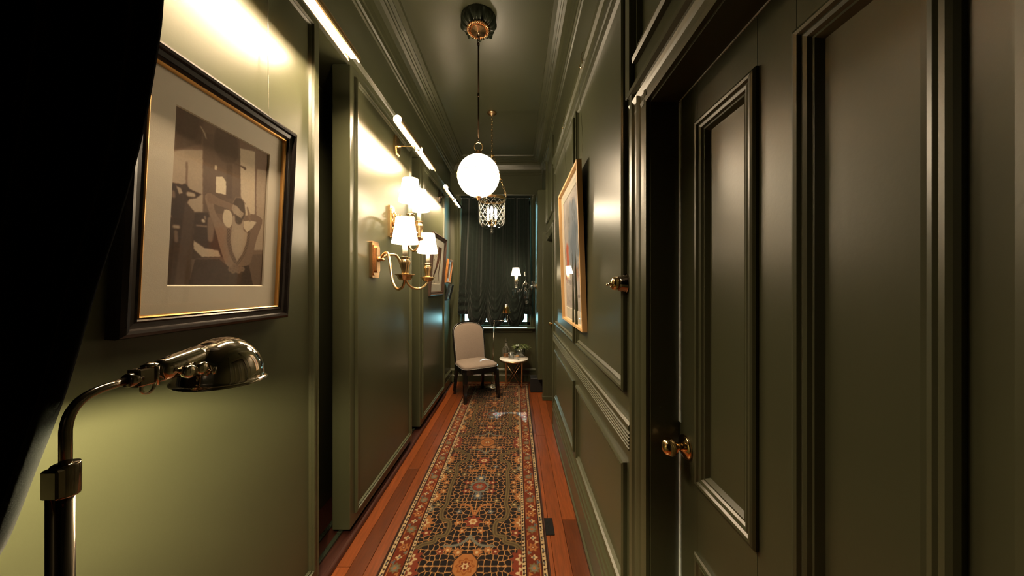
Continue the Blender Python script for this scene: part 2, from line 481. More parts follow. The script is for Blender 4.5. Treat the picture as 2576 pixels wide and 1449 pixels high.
# casings: vertical stiles and head
def casing(name, ya, yb, xs, z1, head=None):
    """ya = opening edge, yb = outer edge"""
    d = (yb - ya)
    P = [(xs + 0.017, ya), (xs + 0.004, ya), (xs + 0.002, ya + d * .10), (xs + 0.006, ya + d * .16), (xs + 0.004, ya + d * .30), (xs, ya + d * .38), (xs - 0.003, ya + d * .48), (xs + 0.003, ya + d * .56),
         (xs + 0.003, ya + d * .74), (xs - 0.004, ya + d * .80), (xs - 0.005, ya + d * .94), (xs, yb), (xs + 0.017, yb)]
    return struct(name, MB().extrude(P, 'z', 0.0, z1), 'paint')
casing('trim_7', 0.952, 1.073, 0.385, 2.10)
casing('trim_8', 0.248, 0.127, 0.385, 2.10)
hp = [(0.402, 2.004), (0.389, 2.004), (0.387, 2.018), (0.391, 2.024), (0.389, 2.040), (0.385, 2.048), (0.381, 2.058), (0.388, 2.066), (0.388, 2.078), (0.377, 2.085), (0.376, 2.099), (0.384, 2.106), (0.402, 2.108)]
struct('trim_9', MB().extrude(hp, 'y', 0.12, 1.078), 'paint')
# jamb lining of the near door
struct('trim_10', MB().box(0.40, 0.56, 0.944, 0.954, 0.0, 2.005).box(0.40, 0.56, 0.246, 0.256, 0.0, 2.005).box(0.40, 0.56, 0.25, 0.95, 1.997, 2.006), 'paint')

# near panelled door
DX = 0.4845
Ys = [0.258, 0.3455, 0.548, 0.6386, 0.848, 0.942]
Zs = [0.008, 0.20, 0.737, 0.923, 1.886, 1.996]
d = MB()
for (a, b) in ((0, 1), (2, 3), (4, 5)): d.box(DX, DX + 0.042, Ys[a], Ys[b], Zs[0], Zs[5], 0.0015)
for (a, b) in ((1, 2), (3, 4)):
    for (p, q) in ((0, 1), (2, 3), (4, 5)): d.box(DX, DX + 0.042, Ys[a], Ys[b], Zs[p], Zs[q])
door = struct('door_1', d, 'paint', 'dark green four panel door with a round brass knob')
BOL = [(-0.004, 0), (-0.004, 0.006), (0.000, 0.010), (0.005, 0.012), (0.011, 0.011), (0.015, 0.006), (0.019, 0.008), (0.025, 0.006), (0.029, 0.001), (0.034, 0.002), (0.041, -0.009)]
for (a, b) in ((1, 2), (3, 4)):
    for (p, q) in ((1, 2), (3, 4)):
        mk('door_panel', MB().box(DX + 0.009, DX + 0.03, Ys[a] - 0.005, Ys[b] + 0.005, Zs[p] - 0.005, Zs[q] + 0.005), 'paint', door)
        mk('panel_moulding', MB().rect(mp_right(DX), Ys[a], Ys[b], Zs[p], Zs[q], BOL), 'paint', door)
es = MB()  # window light on the opening edge, painted as a ragged pale strip
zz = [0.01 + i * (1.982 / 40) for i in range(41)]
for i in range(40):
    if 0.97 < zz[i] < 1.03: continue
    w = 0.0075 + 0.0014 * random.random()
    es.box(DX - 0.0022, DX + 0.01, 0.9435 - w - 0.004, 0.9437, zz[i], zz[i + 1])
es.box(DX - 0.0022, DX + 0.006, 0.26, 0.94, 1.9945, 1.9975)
tag(mk('edge_daylight_strip', es, 'strip', door), 'pale strip painted as daylight along the opening edge')
def knob(parent, c, s=1.0, name='door_knob'):
    r = mk('knob_rose', MB().lathe([(0.033 * s, 0), (0.034 * s, 0.004 * s), (0.030 * s, 0.008 * s), (0.020 * s, 0.011 * s), (0.014 * s, 0.016 * s)], c, (-1, 0, 0), 28), 'polished_brass', parent)
    k = mk(name, MB().lathe([(0.0125 * s, 0.010 * s), (0.011 * s, 0.022 * s), (0.013 * s, 0.028 * s), (0.021 * s, 0.034 * s), (0.0255 * s, 0.045 * s), (0.0255 * s, 0.053 * s), (0.021 * s, 0.063 * s), (0.012 * s, 0.069 * s), (0.001, 0.070 * s)],
                             c, (-1, 0, 0), 28), 'polished_brass', parent)
    return k
tag(knob(door, (DX, 0.905, 0.993)), 'polished brass knob')

# far door on the right
d2 = MB().box(0.465, 0.50, 3.375, 4.025, 0.006, 2.026, 0.002)
door2 = struct('door_2', d2, 'paint', 'plain dark green door at the far end of the right wall')
for (z0, z1) in ((0.2, 0.75), (0.95, 1.9)):
    mk('panel_moulding', MB().rect(mp_right(0.465), 3.48, 3.92, z0, z1, BOL[:-1]), 'paint', door2)
tag(knob(door2, (0.465, 3.965, 0.985), 0.8), 'small brass knob')
casing('trim_11', 3.372, 3.28, 0.385, 2.13)
struct('trim_12', MB().extrude([(p[0], p[1] + 0.026) for p in hp], 'y', 3.275, 4.16), 'paint')
struct('trim_13', MB().box(0.345, 0.47, 4.032, 4.15, 0.0, 2.14, 0.004).box(0.335, 0.48, 4.026, 4.156, 0.0, 0.05, 0.004), 'paint')
mk('transom_moulding', MB().rect(mp_right(XR), 3.36, 4.06, 2.24, 3.05, [(0, 0), (0, 0.016), (0.01, 0.022), (0.018, 0.010), (0.034, 0.014), (0.044, 0.0)]), 'paint', wall_right)
# boxed pipe chase by the window
struct('trim_14', MB().box(0.292, 0.405, 4.22, Y1 + 0.01, 0.205, 2.73, 0.004), 'paint')
# end walls
WX0, WX1, WZ0, WZ1 = -0.84, 0.22, 0.85, 2.76
wb = MB()
wb.box(-1.3, WX0, Y1, Y1 + 0.16, -0.016, ZC); wb.box(WX1, 0.7, Y1, Y1 + 0.16, -0.016, ZC)
wb.box(WX0, WX1, Y1, Y1 + 0.16, -0.016, WZ0); wb.box(WX0, WX1, Y1, Y1 + 0.16, WZ1, ZC)
wall_back = struct('wall_back', wb, 'paint')
struct('wall_front', MB().box(-1.35, 0.75, -1.75, -1.6, -0.016, ZC), 'paint_dark')
struct('baseboard_back', MB().extrude([(Y1 + .002, 0), (Y1 - 0.024, 0), (Y1 - 0.024, 0.10), (Y1 - 0.018, 0.106), (Y1 - 0.014, 0.15), (Y1 - 0.026, 0.158), (Y1 - 0.026, 0.176), (Y1 - 0.012, 0.184), (Y1 - 0.006, 0.196), (Y1 + .002, 0.198)], 'x', -1.0, 0.40), 'paint')
struct('baseboard_left', MB().extrude([(-1.002, 0), (-0.976, 0), (-0.976, 0.10), (-0.984, 0.108), (-0.984, 0.15), (-0.974, 0.158), (-0.974, 0.178), (-0.99, 0.190), (-1.002, 0.198)], 'y', 4.224, Y1), 'paint')

# window: casing, sill, sash, panes
wf = MB()
wf.box(WX0, WX0 + 0.05, Y1 + 0.06, Y1 + 0.11, WZ0, WZ1, 0.004); wf.box(WX1 - 0.05, WX1, Y1 + 0.06, Y1 + 0.11, WZ0, WZ1, 0.004)
wf.box(WX0, WX1, Y1 + 0.06, Y1 + 0.11, WZ0, WZ0 + 0.05, 0.004); wf.box(WX0, WX1, Y1 + 0.06, Y1 + 0.11, WZ1 - 0.05, WZ1, 0.004)
wf.box(WX0, WX1, Y1 + 0.055, Y1 + 0.115, 1.78, 1.82, 0.004); wf.box(-0.335, -0.285, Y1 + 0.06, Y1 + 0.11, WZ0, WZ1, 0.004)
window = struct('window_1', wf, 'paint', 'tall sash window behind the gathered velvet blind')
for (a, b) in ((WX0 + 0.045, -0.33), (-0.29, WX1 - 0.045)):
    for (p, q) in ((WZ0 + 0.045, 1.785), (1.815, WZ1 - 0.045)):
        mk('pane', MB().box(a, b, Y1 + 0.083, Y1 + 0.087, p, q), 'window_pane', window)
mk('window_sill', MB().box(-0.94, 0.285, Y1 - 0.11, Y1 + 0.07, 0.808, 0.832, 0.005), 'paint', window)
mk('apron', MB().box(-0.90, 0.25, Y1 - 0.02, Y1 + 0.002, 0.745, 0.808, 0.004), 'paint', window)
def vcas(x0, x1):
    dd = x1 - x0
    return [(x0, Y1 + .002), (x0, Y1 - 0.02), (x0 + dd * .2, Y1 - 0.026), (x0 + dd * .3, Y1 - 0.016), (x0 + dd * .45, Y1 - 0.02), (x0 + dd * .6, Y1 - 0.012), (x0 + dd * .8, Y1 - 0.022), (x1, Y1 - 0.014), (x1, Y1 + .002)]
mk('window_casing', MB().extrude(vcas(-0.935, WX0 + 0.002), 'z', 0.832, 2.85), 'paint', window)
mk('window_casing', MB().extrude(vcas(0.29, WX1 - 0.002), 'z', 0.832, 2.85), 'paint', window)
mk('window_casing', MB().extrude([(Y1 + .002, WZ1 - .002), (Y1 - 0.012, WZ1 - .002), (Y1 - 0.02, 2.80), (Y1 - 0.014, 2.81), (Y1 - 0.026, 2.84), (Y1 - 0.026, 2.86), (Y1 + .002, 2.865)], 'x', -0.945, 0.29), 'paint', window)

# ceiling rose
rose = MB()
NB, NR = 240, 22
def rose_fn(u, v):
    a = u * 2 * PI; t = v
    r = 0.062 + (0.128 - 0.062) * math.sin(t * PI / 2) ** 0.8
    z = ZC - 0.076 + 0.078 * t ** 1.7
    lobe = abs(math.cos(a * 4)); fine = math.cos(a * 24)
    sc_ = math.sin(min(t * 1.15, 1) * PI) ** 0.7
    r *= 1 + 0.16 * (lobe - 0.5) * sc_ + 0.035 * fine * sc_
    z -= 0.022 * (lobe - 0.4) * math.sin(t * PI) + 0.007 * fine * math.sin(t * PI)
    return (-0.27 + r * math.cos(a), 2.30 + r * math.sin(a), z)
rose.grid(rose_fn, NB, NR)
rose.lathe([(0.064, ZC - 0.079), (0.064, ZC)], (-0.27, 2.30, 0), n=32)
tag(mk('ceiling_rose', rose, 'paint_dark', ceiling), 'dark moulded leaf rose')

# ------------------------------------------------------------------ NEAR DRAPE (left)
dr = thing('portiere_drape', (-0.80, 0.50, 0.30), 'near-black velvet drape swept back across the upper left', 'curtain')
edge_px = [(-1400, 505), (-700, 478), (-300, 448), (0, 420), (100, 408), (300, 365), (500, 310), (700, 250), (850, 213), (1000, 170), (1200, 82), (1370, 0), (1560, -120), (1900, -230), (2400, -190)]
YD = 0.50
edge = spline([((p[1] - 1298) * YD / F, H + (720 - p[0]) * YD / F) for p in edge_px], 5)
zs_e = [e[1] for e in edge][::-1]; xs_e = [e[0] for e in edge][::-1]
zlo, zhi = zs_e[0], min(zs_e[-1], 2.7)
def drape(u, v):
    z = zlo + (zhi - zlo) * v
    xe = float(np.interp(z, zs_e, xs_e)); x0 = -0.945
    x = x0 + (xe - x0) * u
    w = xe - x0
    y = YD + 0.016 * math.sin(u * 5.5 * PI + 0.6) * min(1.0, w / 0.25) - 0.012 * (1 - u) + 0.004 * math.sin(z * 9 + u * 6)
    if u > 0.965: y += 0.012 * ((u - 0.965) / 0.035) ** 2
    return (x, y, z)
o = mk('cloth', MB().grid(drape, 90, 90), 'near_velvet', dr)
md = o.modifiers.new('thickness', 'SOLIDIFY'); md.thickness = 0.006; md.offset = 0
hem = MB().tube([drape(0.995, t) for t in np.linspace(0, 1, 90)], 0.0028, 8)
M['hem'] = mat('dark_velvet_hem', (0.011, 0.016, 0.0145), 0.8, spec=0.15, sheen=0.2, var=0.2, scale=40)
mk('hem', hem, 'hem', dr)

# ------------------------------------------------------------------ PICTURES
def poly_mask(X, Y, pts):
    m = np.zeros(X.shape, bool); n = len(pts)
    for i in range(n):
        x0, y0 = pts[i]; x1, y1 = pts[(i + 1) % n]
        c = ((y0 > Y) != (y1 > Y)) & (X < (x1 - x0) * (Y - y0) / ((y1 - y0) if y1 != y0 else 1e-9) + x0)
        m ^= c
    return m.astype(float)
def cap_mask(X, Y, pts, asp=1.0, soft=0.008):
    """limb: polyline of (x, y, r)"""
    best = np.full(X.shape, 9.0)
    for (x0, y0, r0), (x1, y1, r1) in zip(pts[:-1], pts[1:]):
        dx, dy = (x1 - x0) * asp, y1 - y0
        t = np.clip((((X - x0) * asp) * dx + (Y - y0) * dy) / (dx * dx + dy * dy + 1e-12), 0, 1)
        dd = np.hypot((X - x0) * asp - t * dx, (Y - y0) - t * dy) - (r0 + (r1 - r0) * t)
        best = np.minimum(best, dd)
    return np.clip(0.5 - best / soft, 0, 1)
def blur(a, k):
    for _ in range(k):
        p = np.pad(a, ((1, 1), (1, 1)), mode='edge')
        a = (p[1:-1, 1:-1] * 2 + p[:-2, 1:-1] + p[2:, 1:-1] + p[1:-1, :-2] + p[1:-1, 2:]) / 6
    return a
def noise2(h, w, cells, seed):
    r = np.random.default_rng(seed); out = np.zeros((h, w)); amp = 1.0
    for c in cells:
        g = r.random((c[0] + 2, c[1] + 2))
        yy = np.linspace(0, c[0], h, endpoint=False); xx = np.linspace(0, c[1], w, endpoint=False)
        yi = yy.astype(int); xi = xx.astype(int); fy = (yy - yi)[:, None]; fx = (xx - xi)[None]
        fy = fy * fy * (3 - 2 * fy); fx = fx * fx * (3 - 2 * fx)
        a = g[yi][:, xi]; b = g[yi][:, xi + 1]; c_ = g[yi + 1][:, xi]; d_ = g[yi + 1][:, xi + 1]
        out += amp * ((a * (1 - fx) + b * fx) * (1 - fy) + (c_ * (1 - fx) + d_ * fx) * fy - 0.5); amp *= 0.55
    return out

def photo_back():
    """soft sepia interior with a woman seen from behind, arms raised to her head"""
    h, w = 330, 230
    X, Y = np.meshgrid((np.arange(w) + .5) / w, (np.arange(h) + .5) / h)
    asp = w / h
    def P(x, y):
        """sketch coordinates (foreshortened) to the flat sheet"""
        fx_, fy_ = 240 + x * .24845, 380 + y * .24845
        k = (728 - fy_) / 360.0
        dl, dr = 885 - 14 * k, 640 - 26 * k
        d_ = 1298 - fx_
        u = (1 / d_ - 1 / dl) / (1 / dr - 1 / dl)
        yt = 240 + (fx_ - 430) * .565
        return (u, (728 - fy_) / (728 - yt))
    g = np.full(X.shape, .34) + 0.07 * noise2(h, w, [(5, 4), (11, 8), (30, 20)], 5)
    def put(m, val, k=1, a=1.0):
        nonlocal g
        m = blur(m, k) * a; g = g * (1 - m) + val * m
    def poly(pts, val, k=1, a=1.0, smooth=True):
        q = [P(*p) for p in pts]
        if smooth and len(q) > 6: q = [p for p in spline(q + [q[0]], 4)][:-1]
        put(poly_mask(X, Y, q), val, k, a)
    def cap(pts, val, k=1, a=1.0):
        put(cap_mask(X, Y, [(*P(x, y), r) for x, y, r in pts], asp), val, k, a)
    # plaster, arches, doorway
    poly([(750, -80), (1085, -60), (1085, 600), (740, 600)], .60, 5)
    poly([(900, 60), (925, 60), (920, 360), (900, 360)], .42, 3)
    poly([(1090, -240), (1480, -160), (1480, 640), (1090, 600)], .27, 3)
    poly([(1335, 100), (1400, 100), (1390, 460), (1330, 460)], .21, 3)
    poly([(1482, -60), (1640, -20), (1625, 640), (1482, 640)], .70, 3)
    poly([(1655, 160), (1760, 180), (1730, 1010), (1600, 1010)], .56, 3)
    poly([(1640, -120), (1650, -120), (1640, 640), (1628, 640)], .40, 1)
    poly([(750, -520), (1100, -440), (1070, -120), (750, -60)], .24, 8)
    cap([(905, -420, .075), (900, -320, .075)], .20, 3, .8)
    cap([(1340, -150, .085), (1340, -60, .09)], .19, 3, .8)
    cap([(1065, -300, .004), (1105, -230, .006), (1120, -180, .004)], .62, 1)
    poly([(1225, 225), (1295, 228), (1330, 280), (1328, 420), (1270, 405), (1220, 395)], .86, 1, 1, False)
    cap([(1225, 120, .008), (1222, 145, .008)], .8, 1)
    cap([(1405, 85, .003), (1500, 130, .005), (1530, 150, .010)], .22, 1)
    # dark lower left, floor
    poly([(990, 600), (1140, 600), (1250, 900), (1300, 1100), (1300, 1395), (930, 1395), (980, 900)], .11, 3, 1, False)
    poly([(930, 1110), (1700, 1050), (1690, 1395), (930, 1395)], .26, 4, 1, False)
    cap([(1160, 680, .016), (1165, 780, .022), (1160, 890, .016)], .42, 2)
    poly([(985, 900), (1100, 985), (1240, 1010), (1265, 1080), (1070, 1080), (1030, 1040), (985, 990)], .66, 2, 1, False)
    # cast shadow of the figure on the wall
    poly([(760, 275), (860, 300), (900, 290), (945, 350), (1070, 410), (1010, 450), (940, 455), (915, 500), (990, 590), (985, 900), (930, 1395), (690, 1395), (720, 600), (735, 290)], .10, 2, 1, False)
    poly([(900, 480), (990, 600), (950, 1395), (790, 1395)], .17, 6, 1, False)
    poly([(800, 312), (850, 340), (872, 392), (832, 402)], .58, 1, 1, False)
    cap([(935, 405, .014), (985, 415, .012)], .62, 1)
    cap([(768, 380, .009), (772, 420, .010)], .36, 1)
    for (a, b, c, d_, r, v) in ((1085, 690, 1092, 695, .010, .7), (1020, 740, 1120, 752, .004, .5), (785, 750, 825, 755, .010, .55), (800, 810, 805, 900, .010, .34), (1105, 650, 1108, 670, .006, .5), (735, 630, 738, 640, .006, .5)):
        cap([(a, b, r), (c, d_, r)], v, 1)
    # woman
    poly([(1105, 430), (1130, 402), (1180, 410), (1200, 500), (1215, 600), (1300, 730), (1385, 780), (1345, 900), (1390, 1090), (1440, 1130), (1375, 1212), (1312, 1150), (1250, 950), (1222, 830), (1190, 720), (1150, 600), (1112, 480)], .47)
    poly([(1310, 572), (1370, 590), (1392, 660), (1386, 730), (1350, 768), (1302, 722), (1290, 650)], .74)
    poly([(1580, 622), (1640, 638), (1695, 680), (1690, 745), (1640, 880), (1595, 1050), (1560, 1155), (1480, 1185), (1435, 1150), (1525, 980), (1540, 830), (1600, 770), (1640, 712), (1580, 690)], .37)
    poly([(1505, 702), (1580, 692), (1632, 712), (1602, 768), (1540, 818), (1505, 770)], .72)
    poly([(1395, 640), (1500, 680), (1502, 790), (1545, 832), (1548, 910), (1500, 1050), (1430, 1132), (1385, 1090), (1362, 950), (1380, 800)], .56)
    cap([(1455, 860, .05), (1440, 980, .04)], .62, 6, .5)
    cap([(1462, 520, .046), (1470, 600, .046), (1455, 690, .028)], .13)
    cap([(1400, 500, .003), (1430, 448, .003), (1480, 450, .003), (1530, 520, .003)], .42, 0)
    poly([(1130, 402), (1185, 410), (1265, 462), (1400, 522), (1440, 545), (1425, 600), (1350, 570), (1220, 522), (1140, 492)], .43)
    poly([(1400, 520), (1440, 540), (1470, 575), (1460, 640), (1400, 605), (1385, 560)], .55)
    for k in range(4):
        cap([(1430 - k * 6, 560 + k * 16, .0075), (1505 - k * 8, 622 + k * 12, .0055)], .58, 0)
    cap([(1548, 560, .006), (1562, 620, .010), (1572, 690, .010)], .44)
    strap = np.maximum(cap_mask(X, Y, [(*P(x, y), .014) for x, y in ((1350, 795), (1345, 900), (1368, 1030), (1410, 1130))], asp), cap_mask(X, Y, [(*P(x, y), .012) for x, y in ((1560, 825), (1545, 930), (1500, 1060), (1425, 1165))], asp))
    put(strap, .27, 0); g += strap * .10 * (np.sin(X * 240) * np.sin(Y * 300))
    poly([(1000, 1105), (1250, 1105), (1310, 1160), (1370, 1212), (1480, 1185), (1552, 1172), (1590, 1395), (930, 1395)], .09, 1, 1, False)
    for (a, b) in ((1360, 1215), (1400, 1185), (1420, 1225), (1450, 1190), (1385, 1235), (1480, 1215), (1440, 1235)):
        cap([(a, b, .016), (a + 8, b, .016)], .40, 1); cap([(a, b, .006), (a + 4, b, .006)], .30, 1)
    g = np.clip(g + 0.02 * noise2(h, w, [(90, 60)], 8), 0.03, 0.95)
    dark = lin(40, 31, 27); mid = lin(158, 132, 114); lite = lin(255, 240, 212)
    t = g[..., None]
    return np.where(t < .45, dark + (mid - dark) * (t / .45), mid + (lite - mid) * np.clip((t - .45) / .40, 0, 1))

def abstract_art():
    h, w = 190, 150
    X, Y = np.meshgrid((np.arange(w) + .5) / w, (np.arange(h) + .5) / h)
    n1 = noise2(h, w, [(4, 3), (9, 8), (20, 18), (45, 40)], 21); n2 = noise2(h, w, [(6, 5), (14, 12), (40, 30)], 22)
    Xw = X + .16 * n1; Yw = Y + .14 * n2
    img = np.ones((h, w, 3)) * lin(198, 190, 186)
    img *= (1 + .35 * n1)[..., None]
    def put(m, c, a=1.0):
        nonlocal img
        m = (np.clip(m, 0, 1) * a)[..., None]; img = img * (1 - m) + lin(*c) * m
    S = lambda d: np.clip(d / .06, 0, 1)
    put(S(.34 - np.hypot((Xw - .60) / 1.0, (Yw - .60) / 1.05)), (134, 148, 162), .85)
    put(S(.22 - np.hypot(Xw - .66, (Yw - .52))), (112, 126, 142), .75)
    put(S(.16 - np.hypot(Xw - .34, Yw - .82)), (168, 164, 160), .8)
    put(S(.15 - np.hypot((Xw - .20) * 1.0, (Yw - .42) * .8)), (206, 92, 54), .9)
    put(S(.10 - np.hypot((Xw - .72) * .6, (Yw - .27) * 1.2)), (198, 138, 96), .85)
    put(S(.035 - np.abs(Yw - .32 - .2 * (Xw - .8)) - .3 * (Xw < .45)), (52, 42, 42), .85)
    put(S(.03 - np.abs(Yw - .19 - .1 * Xw) - .2 * (Xw < .2)), (60, 70, 92), .8)
    put(S(.022 - np.abs(Xw - .16 + .10 * Yw) - .4 * (Yw < .45)), (66, 60, 62), .7)
    put(S(.02 - np.abs(Yw - .03) - .3 * (Xw > .35)), (40, 40, 46), .8)
    put(S(.24 - np.hypot((Xw - .55) * .8, (Yw - .02) * 1.3)), (176, 168, 168), .6)
    put(S(n2 - .30), (190, 186, 180), .6); put(S(-n1 - .36), (104, 104, 110), .5)
    # little illegible scrawl low on the right
    for k in range(4):
        put(cap_mask(X, Y, [(.78 + .03 * k, .115, .004), (.795 + .03 * k, .135, .004), (.805 + .03 * k, .115, .004)], w / h), (70, 62, 60), .8)
    return np.clip(img, 0, 1)

def print_legs():
    h, w = 150, 120
    X, Y = np.meshgrid((np.arange(w) + .5) / w, (np.arange(h) + .5) / h)
    img = np.ones((h, w, 3)) * lin(214, 204, 184)
    def put(m, c, a=1.0):
        nonlocal img
        m = (np.clip(m, 0, 1) * a)[..., None]; img = img * (1 - m) + lin(*c) * m
    put(cap_mask(X, Y, [(.72, 1.02, .13), (.58, .62, .10), (.42, .42, .06), (.12, .16, .03)], w / h), (112, 74, 56))
    put(cap_mask(X, Y, [(.86, 1.02, .07), (.82, .6, .05), (.74, .30, .03), (.76, .10, .02)], w / h), (88, 58, 46))
    put(cap_mask(X, Y, [(.45, .44, .03), (.14, .16, .02)], w / h), (60, 42, 36))
    put(poly_mask(X, Y, [(.24, .01), (.34, .10), (.30, -.02), (.2, -.06)]), (40, 40, 30))
    for (a, b) in ((.24, .82), (.16, .62), (.32, .72)): put(cap_mask(X, Y, [(a, b, .014), (a + .01, b, .014)], w / h), (80, 70, 50))
    img *= (1 + .06 * noise2(h, w, [(30, 24)], 4))[..., None]
    return np.clip(img, 0, 1)

def small_print(c1, c2, c3, seed):
    h, w = 60, 50
    n = noise2(h, w, [(4, 3), (9, 8), (20, 16)], seed)[..., None]
    img = lin(*c1) * (1 - np.clip(n * 3 + .5, 0, 1)) + lin(*c2) * np.clip(n * 3 + .5, 0, 1)
    img[int(h * .75):] = lin(*c3)
    return img

def picture(name, label, side, y0, y1, zb, zt, xb, xt, frame_w, thick, fm, fmat, img, mat_w, matm='mat_board', fillet='gold_fillet', artm='print', group=None, deep=0.012, prof=None):
    """left wall pictures: u runs +Y; right wall pictures: u runs -Y.  xb/xt front plane X at bottom/top (leans out)"""
    Hh = math.hypot(zt - zb, xt - xb); Wd = y1 - y0
    V = Vector((xt - xb, 0, zt - zb)).normalized()
    if side == 'left':
        U = Vector((0, 1, 0)); Nn = U.cross(V); B0 = Vector((xb, y0, zb))
    else:
        U = Vector((0, -1, 0)); Nn = U.cross(V); B0 = Vector((xb, y1, zb))
    mp = lambda u, v, h: tuple(B0 + U * u + V * v + Nn * h)
    root = thing(name, mp(Wd / 2, 0, -thick), label, 'picture', group)
    pr = prof or [(0, -thick), (0, -0.012), (0.003, -0.006), (frame_w * .25, 0.0), (frame_w * .40, -0.002), (frame_w * .48, -0.010), (frame_w * .75, -0.012), (frame_w * .85, -0.010), (frame_w, -0.018), (frame_w, -thick)]
    mk('frame', MB().rect(mp, 0, Wd, 0, Hh, pr, closed=True), fmat, root)
    fw = frame_w
    if fillet:
        mk('fillet', MB().rect(mp, fw - 0.001, Wd - fw + 0.001, fw - 0.001, Hh - fw + 0.001, [(0, -0.017), (0.002, -0.014), (0.005, -0.016), (0.0065, -thick + 0.004)]), fillet, root)
    hm = -thick + 0.008
    if mat_w:
        l, r, b, t = mat_w
        mb = MB()
        # mat board with a bevelled window
        o_ = [(fw - .002, fw - .002), (Wd - fw + .002, fw - .002), (Wd - fw + .002, Hh - fw + .002), (fw - .002, Hh - fw + .002)]
        i_ = [(fw + l, fw + b), (Wd - fw - r, fw + b), (Wd - fw - r, Hh - fw - t), (fw + l, Hh - fw - t)]
        k_ = [(u + (0.003 if n in (0, 3) else -0.003), v + (0.003 if n in (0, 1) else -0.003)) for n, (u, v) in enumerate(i_)]
        vs_ = [mp(u, v, hm) for u, v in o_] + [mp(u, v, hm) for u, v in i_] + [mp(u, v, hm - 0.004) for u, v in k_]
        fs = []
        for q in range(2):
            for k in range(4): fs.append((q * 4 + k, q * 4 + (k + 1) % 4, q * 4 + 4 + (k + 1) % 4, q * 4 + 4 + k))
        mk('mat_board', mb.add(vs_, fs), matm, root, fix=False)
        a0, a1, b0, b1 = fw + l, Wd - fw - r, fw + b, Hh - fw - t
    else:
        a0, a1, b0, b1 = fw, Wd - fw, fw, Hh - fw
    color_grid('print' if artm == 'print' else 'painting', img, lambda u, v: mp(a0 + (a1 - a0) * u, b0 + (b1 - b0) * v, hm - 0.004), artm, root)
    mk('glass_pane', MB().add([mp(fw - .003, fw - .003, -0.0195), mp(Wd - fw + .003, fw - .003, -0.0195), mp(Wd - fw + .003, Hh - fw + .003, -0.0195), mp(fw - .003, Hh - fw + .003, -0.0195)], [(0, 1, 2, 3)]), 'pane', root, fix=False)
    mk('backing', MB().rect(mp, 0.004, Wd - 0.004, 0.004, Hh - 0.004, [(0, -thick - 0.001), (0, -thick + 0.003), (Wd / 2.2 if Wd < Hh else Hh / 2.2, -thick + 0.003)]).add([mp(0.004, 0.004, -thick), mp(Wd - .004, .004, -thick), mp(Wd - .004, Hh - .004, -thick), mp(.004, Hh - .004, -thick)], [(0, 1, 2, 3)]), 'black_frame', root)
    return root, mp, Wd, Hh

# big photograph on the near left panel
ph, mp, Wd, Hh = picture('framed_photograph', 'large black-framed sepia photograph of a woman from behind, nearest on the left wall', 'left', 0.727, 1.274, 1.325, 2.058, -0.905, -0.868, 0.046, 0.036,
    None, 'black_frame', photo_back(), (0.072, 0.062, 0.078, 0.080))
wm = MB().tube([(-0.934, 1.20, 2.04), (-0.936, 1.20, 2.40), (-0.936, 1.20, 2.80)], 0.0012, 6)
mk('hanging_wire', wm, 'wire', ph)
wm = MB().tube([(-0.934, 0.80, 2.04), (-0.936, 0.80, 2.40), (-0.936, 0.80, 2.80)], 0.0012, 6)
mk('hanging_wire', wm, 'wire', ph)
# print beyond the sconces
picture('framed_print', 'dark brown framed print of two brown legs beyond the brass sconces', 'left', 3.44, 4.08, 1.34, 2.045, -0.925, -0.877, 0.048, 0.036,
    None, 'brown_frame', print_legs(), (0.075, 0.075, 0.085, 0.08), 'white_mat', None)
picture('small_picture', 'small orange wood framed picture, upper of two in the far left corner', 'left', 4.40, 4.70, 1.50, 1.83, -0.965, -0.925, 0.026, 0.030,
    None, 'orange_wood', small_print((150, 80, 40), (196, 120, 60), (120, 96, 90), 31), (0.03, 0.03, 0.03, 0.03), 'white_mat', None)
picture('small_picture', 'small dark metal framed picture hung lowest in the far left corner', 'left', 4.40, 4.66, 1.245, 1.475, -0.965, -0.905, 0.020, 0.030,
    None, 'steel_frame', small_print((120, 130, 134), (70, 80, 86), (150, 160, 160), 32), (0.02, 0.02, 0.02, 0.02), 'white_mat', None)
# abstract on the right
ab, mp, Wd, Hh = picture('framed_painting', 'pale oak framed abstract painting in grey, blue and orange on the right wall', 'right', 1.785, 2.555, 1.19, 2.165, 0.3716, 0.338, 0.016, 0.030,
    None, 'oak', abstract_art(), (0.07, 0.07, 0.085, 0.07), 'white_mat', None, 'paintart',
    prof=[(0, -0.030), (0, -0.001), (0.001, 0.0), (0.015, 0.0), (0.016, -0.001), (0.016, -0.030)])
for yy in (1.86, 2.46):
    mk('hanging_wire', MB().tube([(0.374, yy, 2.10), (0.392, yy, 2.30), (0.366, yy, 2.674)], 0.0008, 5), 'bronze', ab)
mk('hanging_ring', MB().torus((0.376, 1.792, 1.86), 0.010, 0.0016, (0, 1, 0), 16, 6).ball((0.377, 1.79, 1.845), 0.004, 8), 'wire', ab)
# S hooks on the right picture rail
for i, (yy, lab) in enumerate(((1.78, 'brass picture hook on the right rail, the nearer of two'), (2.46, 'brass picture hook on the right rail, the farther of two'))):
    hk = thing('picture_hook', (0.37, yy, 2.72), lab, 'hook', 'hooks on the right picture rail')
    mk('hook', MB().tube(spline([(0.396, yy, 2.764), (0.384, yy, 2.766), (0.371, yy, 2.758), (0.365, yy, 2.738), (0.369, yy, 2.712), (0.375, yy, 2.690), (0.368, yy, 2.672), (0.358, yy, 2.676), (0.355, yy, 2.690)], 4), 0.004, 8, flat=(0, 1, 0)), 'brass', hk)

